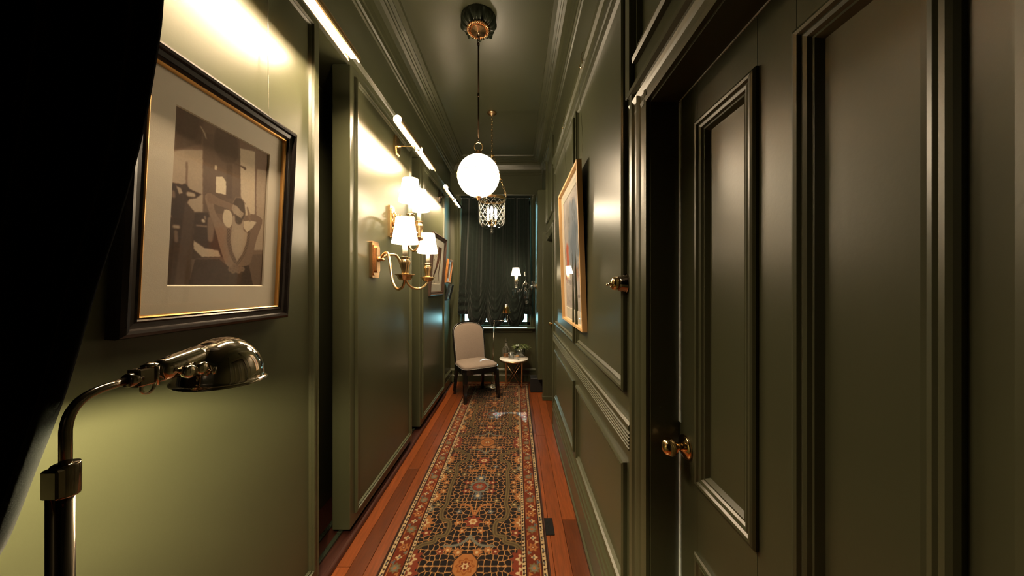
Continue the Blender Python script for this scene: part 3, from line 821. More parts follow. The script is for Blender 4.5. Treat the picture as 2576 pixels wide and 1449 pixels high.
# ------------------------------------------------------------------ PICTURE LIGHTS (tubes on brass arms)
def picture_light(yc, lab, metal, halfs=0.425):
    X0, Z0 = -0.770, 2.535
    r = thing('picture_light', (XL, yc, Z0), lab, 'lamp', 'tube lights along the left wall')
    pl = MB()
    hexp = [(-0.05, -0.020), (-0.05, 0.020), (-0.034, 0.075), (0.034, 0.075), (0.05, 0.020), (0.05, -0.020), (0.034, -0.075), (-0.034, -0.075)]
    for (x0, x1, s0, s1) in ((XL, XL + 0.016, 1.0, 1.0), (XL + 0.016, XL + 0.024, 1.0, 0.86)):
        vs_ = [(x0, yc + a * s0, Z0 + 0.02 + b * s0) for a, b in hexp] + [(x1, yc + a * s1, Z0 + 0.02 + b * s1) for a, b in hexp]
        n = 8
        pl.add(vs_, [(i, (i + 1) % n, (i + 1) % n + n, i + n) for i in range(n)] + [tuple(range(n))[::-1], tuple(range(n, 2 * n))])
    pl.lathe([(0.018, 0), (0.016, 0.006), (0.011, 0.008), (0.011, 0.014), (0.008, 0.018)], (XL + 0.024, yc, Z0 + 0.02), (1, 0, 0), 16)
    mk('wall_plate', pl, metal, r)
    mk('arm', MB().tube([(XL + 0.03, yc, Z0 + 0.02), (-0.84, yc, Z0 + 0.02), (X0 - 0.02, yc, Z0 + 0.012), (X0, yc, Z0 + 0.008)], 0.0055, 10), metal, r)
    mk('joint', MB().lathe([(0.010, -0.016), (0.0155, -0.014), (0.0155, 0.014), (0.010, 0.016)], (X0, yc, Z0), (0, 1, 0), 18), metal, r)
    for s in (-1, 1):
        a, b = yc + s * 0.017, yc + s * (0.017 + halfs)
        # flat diffuser recessed in a trough; the room-side lip hangs lower than the wall-side one
        dif = [(-0.0170, 0.003), (-0.0160, 0.0), (0.0125, 0.0), (0.0135, 0.003)]
        mk('light_tube', MB().extrude([(X0 + p, Z0 + q) for p, q in dif], 'y', min(a, b) + 0.001, max(a, b) - 0.001), 'tube', r)
        hood = MB(); n = 18
        ang = [math.radians(-46 + 250 * i / n) for i in range(n + 1)]
        ring = [(0.0297 * math.cos(t), 0.0297 * math.sin(t)) for t in ang] + [(0.0278 * math.cos(t), 0.0278 * math.sin(t)) for t in ang[::-1]]
        hood.extrude([(X0 + p, Z0 + q) for p, q in ring], 'y', min(a, b), max(a, b))
        mk('hood', hood, metal, r)
picture_light(1.075, 'lit brass tube light nearest the camera, above the large photograph', 'brass')
picture_light(2.508, 'lit brass tube light above the two brass sconces', 'brass')
picture_light(3.93, 'lit nickel tube light farthest along the left wall', 'gun', 0.43)

# ------------------------------------------------------------------ BRASS SCONCES
def shade(parent, c, rt, rb, zb, zt, m='shade', n=36, ribs=True):
    h = zt - zb
    prof = [(rb, 0), (rb * .985, h * .02)] + [(rb + (rt - rb) * (t ** 0.82), h * t) for t in (.15, .3, .45, .6, .75, .9)] + [(rt, h)]
    s = mk('lamp_shade', MB().lathe(prof, (c[0], c[1], zb), n=n, cap=False, flute=6, famp=0.012), m, parent)
    tr = MB().torus((c[0], c[1], zb), rb, 0.0016, n=36, k=6).torus((c[0], c[1], zt), rt, 0.0013, n=36, k=6)
    if ribs:
        for k in range(6):
            a = 2 * PI * (k + .35) / 6
            tr.tube([(c[0] + r * 1.006 * math.cos(a), c[1] + r * 1.006 * math.sin(a), zb + z) for r, z in prof], 0.0008, 5)
    mk('shade_trim', tr, 'trim', s)
    return s

def sconce_arm(parent, start, cup, lift, metal, zc, drop=0.075):
    """start at plate, cup = (x, y); zc = height of the drip pan"""
    sx, sy, sz = start; cx, cy = cup
    p = lambda t: (sx + (cx - sx) * t, sy + (cy - sy) * t)
    path = spline([(sx, sy, sz), (*p(.16), sz + lift), (*p(.34), sz + lift * .4), (*p(.52), zc - drop * .35), (*p(.72), zc - drop), (*p(.92), zc - drop * .75), (cx, cy, zc - 0.012)], 6)
    mk('arm', MB().tube(path, 0.0085, 10, flat=(0, 0, 1) if False else None), metal, parent)

def sconce_light(parent, cx, cy, zc, zs0, zs1, rt, rb, metal, big=1.0):
    pan = [(0.006, -0.024), (0.014, -0.023), (0.030 * big, -0.020), (0.040 * big, -0.010), (0.043 * big, 0.002), (0.052 * big, 0.007), (0.056 * big, 0.011), (0.051 * big, 0.012), (0.038 * big, 0.002), (0.020, -0.002), (0.012, 0.006)]
    mk('drip_pan', MB().lathe(pan, (cx, cy, zc), n=48, flute=12, famp=0.035), metal, parent)
    v0 = zc + 0.006; vh = zs0 - zc - 0.085
    vase = [(0.016, 0), (0.020, vh * .06), (0.019, vh * .2), (0.023, vh * .45), (0.029, vh * .66), (0.0295, vh * .74), (0.022, vh * .86), (0.020, vh * .90), (0.026, vh * .96), (0.026, vh), (0.013, vh)]
    mk('candle_cup', MB().lathe(vase, (cx, cy, v0), n=48, flute=12, famp=0.05), metal, parent)
    mk('candle_sleeve', MB().lathe([(0.0135, 0), (0.0135, zs0 + 0.03 - v0 - vh), (0.004, zs0 + 0.032 - v0 - vh)], (cx, cy, v0 + vh), n=18), 'candle', parent)
    shade(parent, (cx, cy), rt, rb, zs0, zs1)

# sconce A, lower, nearer
sA = thing('wall_sconce', (XL, 2.11, 1.625), 'golden brass two-arm sconce with plain plate, lower and nearer one', 'sconce')
pl = MB()
zc0 = 1.625
def plate(mb, y0, y1, z0, z1, x0, x1, ch):
    P = [(y0 + ch, z0), (y1 - ch, z0), (y1, z0 + ch), (y1, z1 - ch), (y1 - ch, z1), (y0 + ch, z1), (y0, z1 - ch), (y0, z0 + ch)]
    mb.extrude(P, 'x', x0, x1)
plate(pl, 2.06, 2.16, 1.505, 1.745, XL, XL + 0.020, 0.006)
plate(pl, 2.068, 2.152, 1.52, 1.73, XL + 0.020, XL + 0.026, 0.01)
plate(pl, 2.085, 2.135, 1.54, 1.715, XL + 0.026, XL + 0.038, 0.012)
mk('wall_plate', pl, 'copper', sA)
mk('boss', MB().lathe([(0.018, 0), (0.018, 0.012), (0.012, 0.018), (0.012, 0.030), (0.006, 0.034)], (XL + 0.038, 2.11, 1.63), (1, 0, 0), 18).ball((XL + .07, 2.11, 1.625), 0.011, 12), 'brass', sA)
AN, AF = (-0.640, 1.835), (-0.662, 2.385)
for (cx, cy) in (AN, AF):
    sconce_arm(sA, (XL + 0.055, 2.11, 1.635), (cx, cy), 0.028, 'brass', 1.507)
    sconce_light(sA, cx, cy, 1.507, 1.697, 1.845, 0.050, 0.076, 'brass')

# sconce B, higher, further, ornate
sB = thing('wall_sconce', (XL, 2.40, 1.93), 'ornate scrolled brass two-arm sconce, higher and farther of the pair', 'sconce')
pl = MB()
plate(pl, 2.352, 2.448, 1.815, 2.055, XL, XL + 0.018, 0.008)
plate(pl, 2.366, 2.434, 1.835, 2.035, XL + 0.018, XL + 0.026, 0.012)
mk('wall_plate', pl, 'brass', sB)
or_ = MB()
for s in (-1, 1):
    for (zz_, rr) in ((1.985, 0.022), (1.93, 0.026), (1.875, 0.020)):
        pts_ = []
        for i in range(22):
            a = i / 21 * 3.4 * PI; q = rr * (1 - i / 26)
            pts_.append((XL + 0.034 + i * 0.0012, 2.40 + s * (0.024 + q * math.cos(a) * .8), zz_ + q * math.sin(a)))
        or_.tube(pts_, 0.0042, 8)
or_.lathe([(0.020, 0), (0.024, 0.01), (0.014, 0.022), (0.018, 0.036), (0.006, 0.05)], (XL + 0.026, 2.40, 1.93), (1, 0, 0), 24, flute=8, famp=0.1)
or_.tube(bez((XL + .02, 2.40, 1.83), (XL + .05, 2.40, 1.80), (XL + .09, 2.39, 1.79), (XL + .12, 2.38, 1.815)), 0.006, 8)
mk('scroll_ornament', or_, 'brass', sB)
BN, BF = (-0.692, 2.085), (-0.708, 2.325)
for (cx, cy) in (BN, BF):
    sconce_arm(sB, (XL + 0.060, 2.395, 1.93), (cx, cy), 0.030, 'brass', 1.795, 0.085)
    sconce_light(sB, cx, cy, 1.795, 2.003, 2.152, 0.050, 0.077, 'brass', 0.85)

# ------------------------------------------------------------------ GLOBE PENDANT
GX, GY, GZ, GR = -0.27, 2.29, 2.243, 0.150
gp = thing('globe_pendant', (GX, GY, ZC - 0.09), 'white opal globe pendant lamp with brass band on a long dark rod', 'pendant lamp')
zc_ = ZC - 0.079
mk('canopy', MB().lathe([(0.060, zc_), (0.062, zc_ - 0.006), (0.056, zc_ - 0.012), (0.054, zc_ - 0.018), (0.018, zc_ - 0.022), (0.016, zc_ - 0.034), (0.008, zc_ - 0.040)], (GX, GY, 0), n=40), 'copper', gp)
br = MB()
for k in range(30):
    a = 2 * PI * k / 30
    p = []
    for i in range(7):
        t = -0.5 + i / 6
        aa = a + t * 0.34; rr = 0.074 + 0.011 * math.sin(t * PI)
        p.append((GX + rr * math.cos(aa), GY + rr * math.sin(aa), zc_ - 0.008 - 0.005 * math.cos(t * 2 * PI)))
    br.tube(p, [0.002, 0.0035, 0.0045, 0.0048, 0.0045, 0.0035, 0.002], 7)
br.torus((GX, GY, zc_ - 0.003), 0.074, 0.006, n=40, k=6)
mk('braided_ring', br, 'copper', gp)
mk('rod', MB().tube([(GX, GY, zc_ - 0.10), (GX, GY, 2.83)], 0.0062, 12).tube([(GX, GY, 2.82), (GX, GY, 2.515)], 0.0062, 12)
   .lathe([(0.009, 0), (0.010, 0.012), (0.007, 0.02)], (GX, GY, zc_ - 0.118), n=14), 'bronze', gp)
mk('coupling', MB().lathe([(0.007, -0.012), (0.0085, -0.010), (0.0085, 0.010), (0.007, 0.012)], (GX, GY, 2.825), n=16), 'bronze', gp)
def chain_link_mesh(name, L_, W_, r, m):
    P = []
    for i in range(14):
        a = 2 * PI * i / 14
        P.append((W_ / 2 * math.cos(a), 0, (L_ / 2 - W_ / 2) * (1 if math.sin(a) > 0.01 else -1 if math.sin(a) < -0.01 else 0) + W_ / 2 * math.sin(a)))
    mb = MB().tube(P, r, 6, True)
    me = bpy.data.meshes.new(name); me.from_pydata(mb.v, [], mb.f); me.polygons.foreach_set('use_smooth', mb.sm); me.materials.append(M[m]); return me
def chain(parent, p0, p1, me, pitch):
    p0, p1 = Vector(p0), Vector(p1); D = p1 - p0; n = max(1, round(D.length / pitch)); q = Vector((0, 0, 1)).rotation_difference(D.normalized())
    for i in range(n):
        o = bpy.data.objects.new('chain_link', me); link(o, parent, p0 + D * ((i + .5) / n) - ORG[parent.name])
        o.rotation_mode = 'QUATERNION'; o.rotation_quaternion = q @ Quaternion((0, 0, 1), (PI / 2) * (i % 2) + 0.5)
top_link = chain_link_mesh('chain_link', 0.034, 0.020, 0.0028, 'bronze')
chain(gp, (GX, GY, zc_ - 0.036), (GX, GY, zc_ - 0.100), top_link, 0.025)
chain(gp, (GX, GY, 2.520), (GX, GY, 2.480), chain_link_mesh('chain_link', 0.026, 0.014, 0.002, 'bronze'), 0.02)
mk('ring', MB().torus((GX, GY, 2.455), 0.030, 0.0036, (0, 1, 0), 28, 8), 'brass', gp)
mk('collar', MB().lathe([(0.010, 2.428), (0.022, 2.424), (0.023, 2.400), (0.026, 2.397), (0.026, 2.384)], (GX, GY, 0), n=28), 'copper', gp)
def arc(a0, a1, n): return [(max(GR * math.cos(a0 + (a1 - a0) * i / n), 1e-4), GR * math.sin(a0 + (a1 - a0) * i / n)) for i in range(n + 1)]
mk('globe', MB().lathe(arc(-PI / 2, PI / 2, 28), (GX, GY, GZ), n=48, cap=False), 'globe', gp)
bd = MB()
for z in (-0.013, 0.013): bd.torus((GX, GY, GZ + z), GR + 0.0015, 0.0022, n=64, k=6)
for k in range(60):
    a = 2 * PI * k / 60
    bd.tube([(GX + (GR + .002) * math.cos(a), GY + (GR + .002) * math.sin(a), GZ - 0.013), (GX + (GR + .003) * math.cos(a), GY + (GR + .003) * math.sin(a), GZ + 0.013)], 0.0016, 5)
mk('fretwork_band', bd, 'polished_brass', gp)
mk('finial', MB().lathe([(0.004, -0.178), (0.010, -0.174), (0.012, -0.164), (0.020, -0.156), (0.024, -0.148), (0.022, -0.142)], (GX, GY, GZ), n=24), 'copper', gp)

# ------------------------------------------------------------------ BELL JAR LANTERN
LX, LY = -0.268, 3.54
lt = thing('jar_lantern', (LX, LY, ZC), 'cut glass bell jar lantern hung on brass chains before the window', 'pendant lamp')
mk('canopy', MB().lathe([(0.052, ZC), (0.054, ZC - 0.006), (0.046, ZC - 0.016), (0.030, ZC - 0.026), (0.014, ZC - 0.036), (0.006, ZC - 0.042)], (LX, LY, 0), n=32), 'copper', lt)
lk = chain_link_mesh('chain_link', 0.040, 0.019, 0.0022, 'brass')
chain(lt, (LX, LY, ZC - 0.04), (LX, LY, 2.92), lk, 0.031)
mk('hub', MB().lathe([(0.006, 2.92), (0.020, 2.910), (0.022, 2.900), (0.008, 2.890)], (LX, LY, 0), n=20), 'brass', lt)
RIM = 0.150; RZ = 2.42
for k in range(3):
    a = 0.12 + 2 * PI * k / 3
    chain(lt, (LX + 0.018 * math.cos(a), LY + 0.018 * math.sin(a), 2.90), (LX + (RIM + .012) * math.cos(a), LY + (RIM + .012) * math.sin(a), RZ + 0.03), lk, 0.033)
mk('rim', MB().lathe([(RIM - .002, RZ - 0.02), (RIM + .004, RZ - 0.018), (RIM + .004, RZ - 0.004), (RIM + .012, RZ + 0.002), (RIM + .012, RZ + 0.008), (RIM - .002, RZ + 0.010), (RIM - .002, RZ - 0.02)], (LX, LY, 0), n=48, cap=False), 'brass', lt)
jp = [(RIM - .001, RZ + 0.004), (RIM - .003, RZ - 0.05), (0.144, RZ - 0.16), (0.142, RZ - 0.24), (0.137, RZ - 0.275), (0.122, RZ - 0.302), (0.090, RZ - 0.320), (0.045, RZ - 0.330), (0.012, RZ - 0.333)]
mk('glass_jar', MB().lathe(jp, (LX, LY, 0), n=48, cap=False), 'jar', lt)
cg = MB()
for k in range(14):
    for s in (-1, 1):
        pts_ = []
        for i in range(13):
            t = i / 12; z = RZ - 0.03 - 0.245 * t
            r_ = float(np.interp(-z, [-(RZ - .0), -(RZ - .05), -(RZ - .16), -(RZ - .24), -(RZ - .275)], [0.149, 0.147, 0.144, 0.142, 0.137])) + 0.0008
            a = 2 * PI * k / 14 + s * t * 1.35
            pts_.append((LX + r_ * math.cos(a), LY + r_ * math.sin(a), z))
        cg.tube(pts_, 0.0016, 4)
mk('cut_pattern', cg, 'cut', lt)
mk('candle_arms', MB().tube([(LX, LY, RZ - 0.33), (LX, LY, RZ - 0.15)], 0.005, 10).lathe([(0.008, 0), (0.03, 0.006), (0.014, 0.016), (0.006, 0.03)], (LX, LY, RZ - 0.30), n=20), 'brass', lt)
for k in range(3):
    a = 0.55 + 2 * PI * k / 3
    cx, cy = LX + 0.048 * math.cos(a), LY + 0.048 * math.sin(a)
    mk('candle_arm', MB().tube(bez((LX, LY, RZ - 0.28), (LX + .02 * math.cos(a), LY + .02 * math.sin(a), RZ - 0.30), (cx, cy, RZ - 0.30), (cx, cy, RZ - 0.245)), 0.004, 8).lathe([(0.008, 0), (0.020, 0.006), (0.016, 0.010), (0.010, 0.010)], (cx, cy, RZ - 0.248), n=18), 'brass', lt)
    mk('candle_sleeve', MB().lathe([(0.0105, 0), (0.0105, 0.075), (0.005, 0.077)], (cx, cy, RZ - 0.238), n=16), 'candle', lt)
    mk('bulb', MB().lathe([(0.005, 0), (0.013, 0.016), (0.0145, 0.028), (0.011, 0.046), (0.005, 0.064), (0.0008, 0.074)], (cx, cy, RZ - 0.161), n=16), 'flame', lt)
mk('finial', MB().lathe([(0.024, RZ - 0.330), (0.024, RZ - 0.338), (0.012, RZ - 0.346), (0.008, RZ - 0.352)], (LX, LY, 0), n=20).ball((LX, LY, RZ - 0.367), 0.016, 14), 'crystal', lt)

# ------------------------------------------------------------------ CRYSTAL SCONCE by the window
CY = 4.57
cs = thing('crystal_sconce', (0.292, CY, 1.42), 'cut crystal wall sconce with one small lit shade beside the window', 'sconce')
mk('wall_plate', MB().lathe([(0.045, 0), (0.044, 0.006), (0.030, 0.012), (0.012, 0.016)], (0.292, CY, 1.45), (-1, 0, 0), 24), 'brass', cs)
mk('bracket', MB().tube(bez((0.28, CY, 1.45), (0.22, CY, 1.46), (0.18, CY, 1.40), (0.137, CY, 1.42)), 0.007, 8), 'crystal', cs)
CX = 0.137
mk('center_stem', MB().lathe([(0.010, 1.38), (0.030, 1.385), (0.034, 1.400), (0.022, 1.415), (0.014, 1.43), (0.016, 1.47), (0.024, 1.490), (0.018, 1.508), (0.010, 1.52)], (CX, CY, 0), n=10, smooth=False), 'crystal', cs)
mk('spire', MB().lathe([(0.006, 1.52), (0.013, 1.535), (0.009, 1.545), (0.0085, 1.62), (0.006, 1.72), (0.001, 1.765)], (CX - 0.006, CY, 0), n=6, smooth=False), 'crystal', cs)
mk('arm', MB().tube(spline([(CX - .01, CY, 1.50), (CX - .035, CY, 1.475), (CX - .055, CY, 1.40), (CX - .085, CY, 1.375), (CX - .12, CY, 1.385), (0.006, CY, 1.41)], 5), [0.008] * 26, 8), 'crystal', cs)
mk('arm', MB().tube(spline([(CX + .01, CY, 1.50), (CX + .04, CY, 1.48), (CX + .06, CY, 1.43), (CX + .09, CY, 1.425), (0.235, CY, 1.435)], 5), 0.008, 8), 'crystal', cs)
for (px_, pz, rr) in ((0.004, 1.435, 0.062), (0.245, 1.445, 0.040)):
    mk('drip_pan', MB().lathe([(0.010, -0.012), (rr * .7, -0.006), (rr, 0.010), (rr * .96, 0.013), (rr * .6, 0.0), (0.012, 0.002)], (px_, CY, pz), n=20, flute=10, famp=0.04, smooth=False), 'crystal', cs)
mk('candle_cup', MB().lathe([(0.014, 0), (0.026, 0.02), (0.024, 0.05), (0.040, 0.085), (0.038, 0.09), (0.013, 0.06)], (0.004, CY, 1.44), n=12, smooth=False), 'crystal', cs)
mk('candle_sleeve', MB().lathe([(0.021, 0), (0.021, 0.09), (0.008, 0.095)], (0.004, CY, 1.51), n=18), 'candle', cs)
shade(cs, (0.0, CY), 0.045, 0.072, 1.60, 1.715, 'cryst_shade')
mk('candle_cup', MB().lathe([(0.010, 0), (0.026, 0.018), (0.03, 0.05), (0.022, 0.07)], (0.248, CY, 1.452), n=10, smooth=False), 'crystal', cs)
def prism(c, L_, w):
    mb = MB().ball((c[0], c[1], c[2]), w * .55, 8)
    mb.lathe([(0.002, -0.008), (w * .5, -0.02), (w * .62, -L_ * .75), (w * .3, -L_), (0.0008, -L_ - 0.004)], c, n=6, smooth=False)
    return mk('prism_drop', mb, 'crystal', cs)
for (a, L_) in ((-.052, .11), (-.018, .07), (.02, .06), (.046, .13)): prism((0.004 + a, CY - 0.03 + abs(a) * .5, 1.43 - (0.03 if L_ > .1 else 0)), L_, 0.016)
for k in range(6):
    a = 2 * PI * k / 6 + .3
    prism((CX + .01 + 0.032 * math.cos(a), CY + 0.032 * math.sin(a), 1.385), 0.115, 0.020)
for (a, L_) in ((-.02, .05), (.02, .06)): prism((0.245 + a, CY - 0.03, 1.435), L_, 0.016)
mk('crystal_ball', MB().tube([(CX + .015, CY, 1.39), (CX + .015, CY, 1.24)], 0.0015, 5).ball((CX + .018, CY, 1.222), 0.028, 16), 'crystal', cs)

# ------------------------------------------------------------------ READING LAMP (near left)
rlx = -0.5665
rl = thing('reading_lamp', (rlx, 0.40, 0.0), 'polished nickel reading floor lamp with domed shade, in front at lower left', 'floor lamp')
mk('base', MB().lathe([(0.125, 0), (0.125, 0.010), (0.110, 0.018), (0.030, 0.024), (0.018, 0.034)], (rlx, 0.40, 0), n=40), 'gun', rl)
mk('pole', MB().tube([(rlx, 0.40, 0.03), (rlx, 0.40, 1.195)], 0.0078, 20).tube([(rlx - 0.004, 0.390, 0.03), (rlx - 0.004, 0.390, 1.19)], 0.0045, 14), 'gun', rl)
mk('collar', MB().lathe([(0.0118, 1.187), (0.0124, 1.189), (0.0124, 1.225), (0.0118, 1.227)], (rlx, 0.400, 0), n=28).box(rlx - 0.0115, rlx + 0.010, 0.385, 0.400, 1.189, 1.225, 0.002), 'gun', rl)
upper = [(rlx, 0.40, 1.18), (rlx, 0.40, 1.262)] + bez((rlx, 0.40, 1.268), (rlx, 0.402, 1.300), (rlx, 0.418, 1.308), (rlx, 0.440, 1.3105), 10) + [(rlx, 0.470, 1.313)]
mk('gooseneck', MB().tube(upper, 0.0056, 16), 'gun', rl)
mk('socket_clamp', MB().lathe([(0.009, 0), (0.0105, 0.002), (0.0105, 0.014), (0.009, 0.016)], (rlx, 0.462, 1.312), (0, 1, 0), 20)
   .box(rlx - 0.010, rlx - 0.006, 0.470, 0.545, 1.300, 1.326, 0.002).box(rlx + 0.006, rlx + 0.010, 0.470, 0.545, 1.300, 1.326, 0.002).box(rlx - 0.008, rlx + 0.008, 0.470, 0.476, 1.300, 1.326), 'gun', rl)
mk('switch_loop', MB().torus((rlx, 0.489, 1.294), 0.0085, 0.0022, (1, 0, 0), 18, 8).tube([(rlx + 0.011, 0.493, 1.297), (rlx + 0.011, 0.493, 1.326)], 0.0022, 8).lathe([(0.010, 0), (0.010, 0.004), (0.004, 0.007)], (rlx, 0.492, 1.325), n=18), 'chrome', rl)
# barrel leading to dome
mk('barrel', MB().lathe([(0.004, 0), (0.0165, 0.003), (0.0185, 0.012), (0.0185, 0.062), (0.018, 0.075)], (rlx, 0.500, 1.314), (0, 0.97, 0.17), 28), 'chrome', rl)
kn = MB()
for dy in (0.0, 0.024):
    kn.lathe([(0.004, 0), (0.004, 0.008), (0.0105, 0.010), (0.011, 0.016), (0.0095, 0.019), (0.002, 0.020)], (rlx + 0.016, 0.522 + dy * .9, 1.310), (1, 0, 0), 20)
kn.tube([(rlx + 0.020, 0.555, 1.300), (rlx + 0.040, 0.558, 1.302)], 0.0025, 8).tube([(rlx + 0.037, 0.557, 1.296), (rlx + 0.037, 0.559, 1.308)], 0.003, 8).tube([(rlx + 0.018, 0.560, 1.292), (rlx + 0.026, 0.560, 1.286)], 0.004, 8)
mk('adjusting_knob', kn, 'chrome', rl)
# dome: tilted hemisphere with a rim
DC = Vector((rlx, 0.612, 1.272)); DR = 0.066
AX = Vector((0.05, 0.0, 1.0)).normalized()
prof = [(DR * 1.07, -0.002), (DR * 1.075, 0.001), (DR * 1.02, 0.003)] + [(max(DR * math.cos(a), 1e-4), DR * 1.15 * math.sin(a) + 0.004) for a in [PI / 2 * i / 18 for i in range(19)]]
dome = mk('lamp_shade', MB().lathe(prof, DC, AX, 56, cap=False), 'chrome', rl)
pin = [(DR * 1.05, -0.0025)] + [(max(DR * .97 * math.cos(a), 1e-4), DR * 1.10 * math.sin(a) - 0.001) for a in [PI / 2 * i / 14 for i in range(15)]]
mk('shade_lining', MB().lathe(pin, DC, AX, 40, cap=False), 'lining', dome)
bc = DC + AX * 0.044 + Vector((0.015, -0.006, 0))
mk('bulb', MB().ball(bc, 0.011, 14), 'desk_bulb', rl)
lamp('bulb_light', rl, DC + AX * 0.030 + Vector((0.015, -0.006, 0)), DESK, (1.0, 0.80, 0.47), 0.012)

# ------------------------------------------------------------------ REAR FLOOR LAMP
fx, fy = -0.340, 4.55
fl = thing('floor_lamp', (fx, fy, 0.012), 'slim chrome floor lamp with cone shade beside the chair', 'floor lamp')
mk('base', MB().lathe([(0.100, 0.011), (0.100, 0.017), (0.085, 0.030), (0.045, 0.038), (0.016, 0.046), (0.012, 0.060), (0.018, 0.068), (0.010, 0.080)], (fx, fy, 0), n=36), 'chrome', fl)
mk('pole', MB().tube([(fx, fy, 0.07), (fx + 0.012, fy, 0.55), (fx + 0.027, fy, 0.955)], [0.006, 0.0058, 0.0055], 12).lathe([(0.009, 0.88), (0.010, 0.90), (0.008, 0.905)], (fx + 0.025, fy, 0), n=14).lathe([(0.010, 0.925), (0.0105, 0.955), (0.006, 0.965)], (fx + 0.027, fy, 0), n=14), 'chrome', fl)
mk('swing_arm', MB().tube([(fx + .027, fy, 0.955), (-0.20, fy, 0.96), (-0.122, fy, 0.968)], 0.0062, 10).tube([(-0.122, fy, 0.945), (-0.126, fy, 1.07)], 0.0075, 10).ball((-0.123, fy, 0.962), 0.012, 12).ball((-0.125, fy, 1.02), 0.010, 12), 'chrome', fl)
mk('lamp_shade', MB().lathe([(0.068, 1.068), (0.072, 1.070), (0.030, 1.172), (0.028, 1.184), (0.024, 1.184)], (-0.140, fy, 0), n=32, cap=False), 'polished_brass', fl)
mk('shade_cap', MB().lathe([(0.029, 1.172), (0.030, 1.190), (0.004, 1.194)], (-0.140, fy, 0), n=24), 'chrome', fl)

# ------------------------------------------------------------------ CHAIR
ch = thing('side_chair', (-0.535, 4.185, 0.0100), 'armless chair with taupe linen upholstery and black lacquered frame', 'chair', rz=math.radians(30))
def leg_pts(x0, y0, x1, y1, z1, w0, w1, zf=0.0):
    mb = MB(); vs_ = []
    for (xx, yy, zz_, w) in ((x0, y0, zf, w0), ((x0 * .6 + x1 * .4), (y0 * .55 + y1 * .45), z1 * .45, (w0 * .6 + w1 * .4)), (x1, y1, z1, w1)):
        for (a, b) in ((-1, -1), (1, -1), (1, 1), (-1, 1)): vs_.append((xx + a * w, yy + b * w, zz_))
    fs = [(3, 2, 1, 0), (8, 9, 10, 11)]
    for q in range(2):
        for k in range(4): fs.append((q * 4 + k, q * 4 + (k + 1) % 4, q * 4 + 4 + (k + 1) % 4, q * 4 + 4 + k))
    return mb.add(vs_, fs)
for (a, b, c, d_) in ((-.228, -.218, -.210, -.188), (.228, -.218, .210, -.188)):
    mk('leg', leg_pts(a, b, c, d_, 0.37, 0.017, 0.026), 'lacquer', ch, local=True)
for (a, b, c, d_) in ((-.205, .235, -.185, .185), (.205, .235, .185, .185)):
    mk('leg', leg_pts(a, b, c, d_, 0.40, 0.015, 0.024, -0.0099 if a < 0 else 0.0), 'lacquer', ch, local=True)
def seat_outline(s, n=40):
    P = []
    for i in range(n):
        a = 2 * PI * i / n
        cx_, cy_ = math.cos(a), math.sin(a)
        e = 0.38
        xx = math.copysign(abs(cx_) ** e, cx_); yy = math.copysign(abs(cy_) ** e, cy_)
        w = 0.250 - 0.03 * (yy + 1) / 2
        P.append((xx * w * s, yy * 0.228 * s - 0.005))
    return P
so = seat_outline(1.0)
mk('seat_rail', MB().extrude(so, 'z', 0.345, 0.410), 'lacquer', ch, local=True)
cush = MB()
lv = [(0.985, 0.410), (1.0, 0.422), (0.985, 0.436), (0.93, 0.448), (0.80, 0.458), (0.60, 0.467), (0.35, 0.472), (0.001, 0.4735)]
n = 40; vs_ = []
for s, z in lv: vs_ += [(p, q, z) for p, q in seat_outline(s)]
cush.add(vs_, [(j * n + i, j * n + (i + 1) % n, (j + 1) * n + (i + 1) % n, (j + 1) * n + i) for j in range(len(lv) - 1) for i in range(n)], True)
seat = mk('seat', cush, 'linen', ch, local=True)
mk('piping', MB().tube([(p * 1.004, q * 1.004, 0.413) for p, q in so], 0.0042, 8, True), 'piping', seat, local=True)
# back: curved, arched top
def back_w(v):
    if v < 0.72: return 0.203 + 0.010 * math.sin(v / 0.72 * PI / 2)
    t = (v - 0.72) / 0.28
    return 0.213 * max(1 - t ** 3.0, 0) ** 0.5
def back_pt(u, v, off=0.0, s=1.0):
    w = back_w(v) * s
    z = 0.395 + (0.935 - 0.395) * (v if s == 1 else v * 0.995 + (s - 1) * 0.6 * v)
    xx = u * w
    yy = 0.178 + 0.095 * v + 0.03 * v * v - 0.55 * xx * xx + off
    return (xx, yy, z)
VB = [0, .1, .2, .3, .4, .5, .58, .65, .72, .78, .83, .87, .905, .935, .96, .978, .99, .997]
def back_sheet(off, bulge):
    mb = MB(); nu = 16
    vs_ = []
    for v in VB:
        for i in range(nu + 1):
            u = -1 + 2 * i / nu
            vs_.append(back_pt(u, v, off - bulge * (1 - u ** 4) * math.sin(min(v, .97) / .97 * PI) ** 0.4 if 0 < v < .97 else off))
    return mb.add(vs_, [(j * (nu + 1) + i, j * (nu + 1) + i + 1, (j + 1) * (nu + 1) + i + 1, (j + 1) * (nu + 1) + i) for j in range(len(VB) - 1) for i in range(nu)], True)
back = mk('backrest', back_sheet(-0.006, 0.016), 'linen', ch, local=True)
mk('back_shell', back_sheet(0.026, -0.006), 'lacquer', ch, local=True)
outl = [back_pt(-1, v, 0.010, 1.03) for v in VB] + [back_pt(1, v, 0.010, 1.03) for v in VB[::-1]]
fr = MB().tube(outl, 0.0125, 10)
for s in (-1, 1): fr.tube([(s * 0.190, 0.19, 0.33), (s * 0.190, 0.175, 0.42), back_pt(s, 0.08, 0.010, 1.03)], 0.018, 10)
mk('back_frame', fr, 'lacquer', ch, local=True)
mk('piping', MB().tube([back_pt(-.975, v, -0.010, 1.0) for v in VB] + [back_pt(.975, v, -0.010, 1.0) for v in VB[::-1]], 0.003, 6), 'piping', back, local=True)

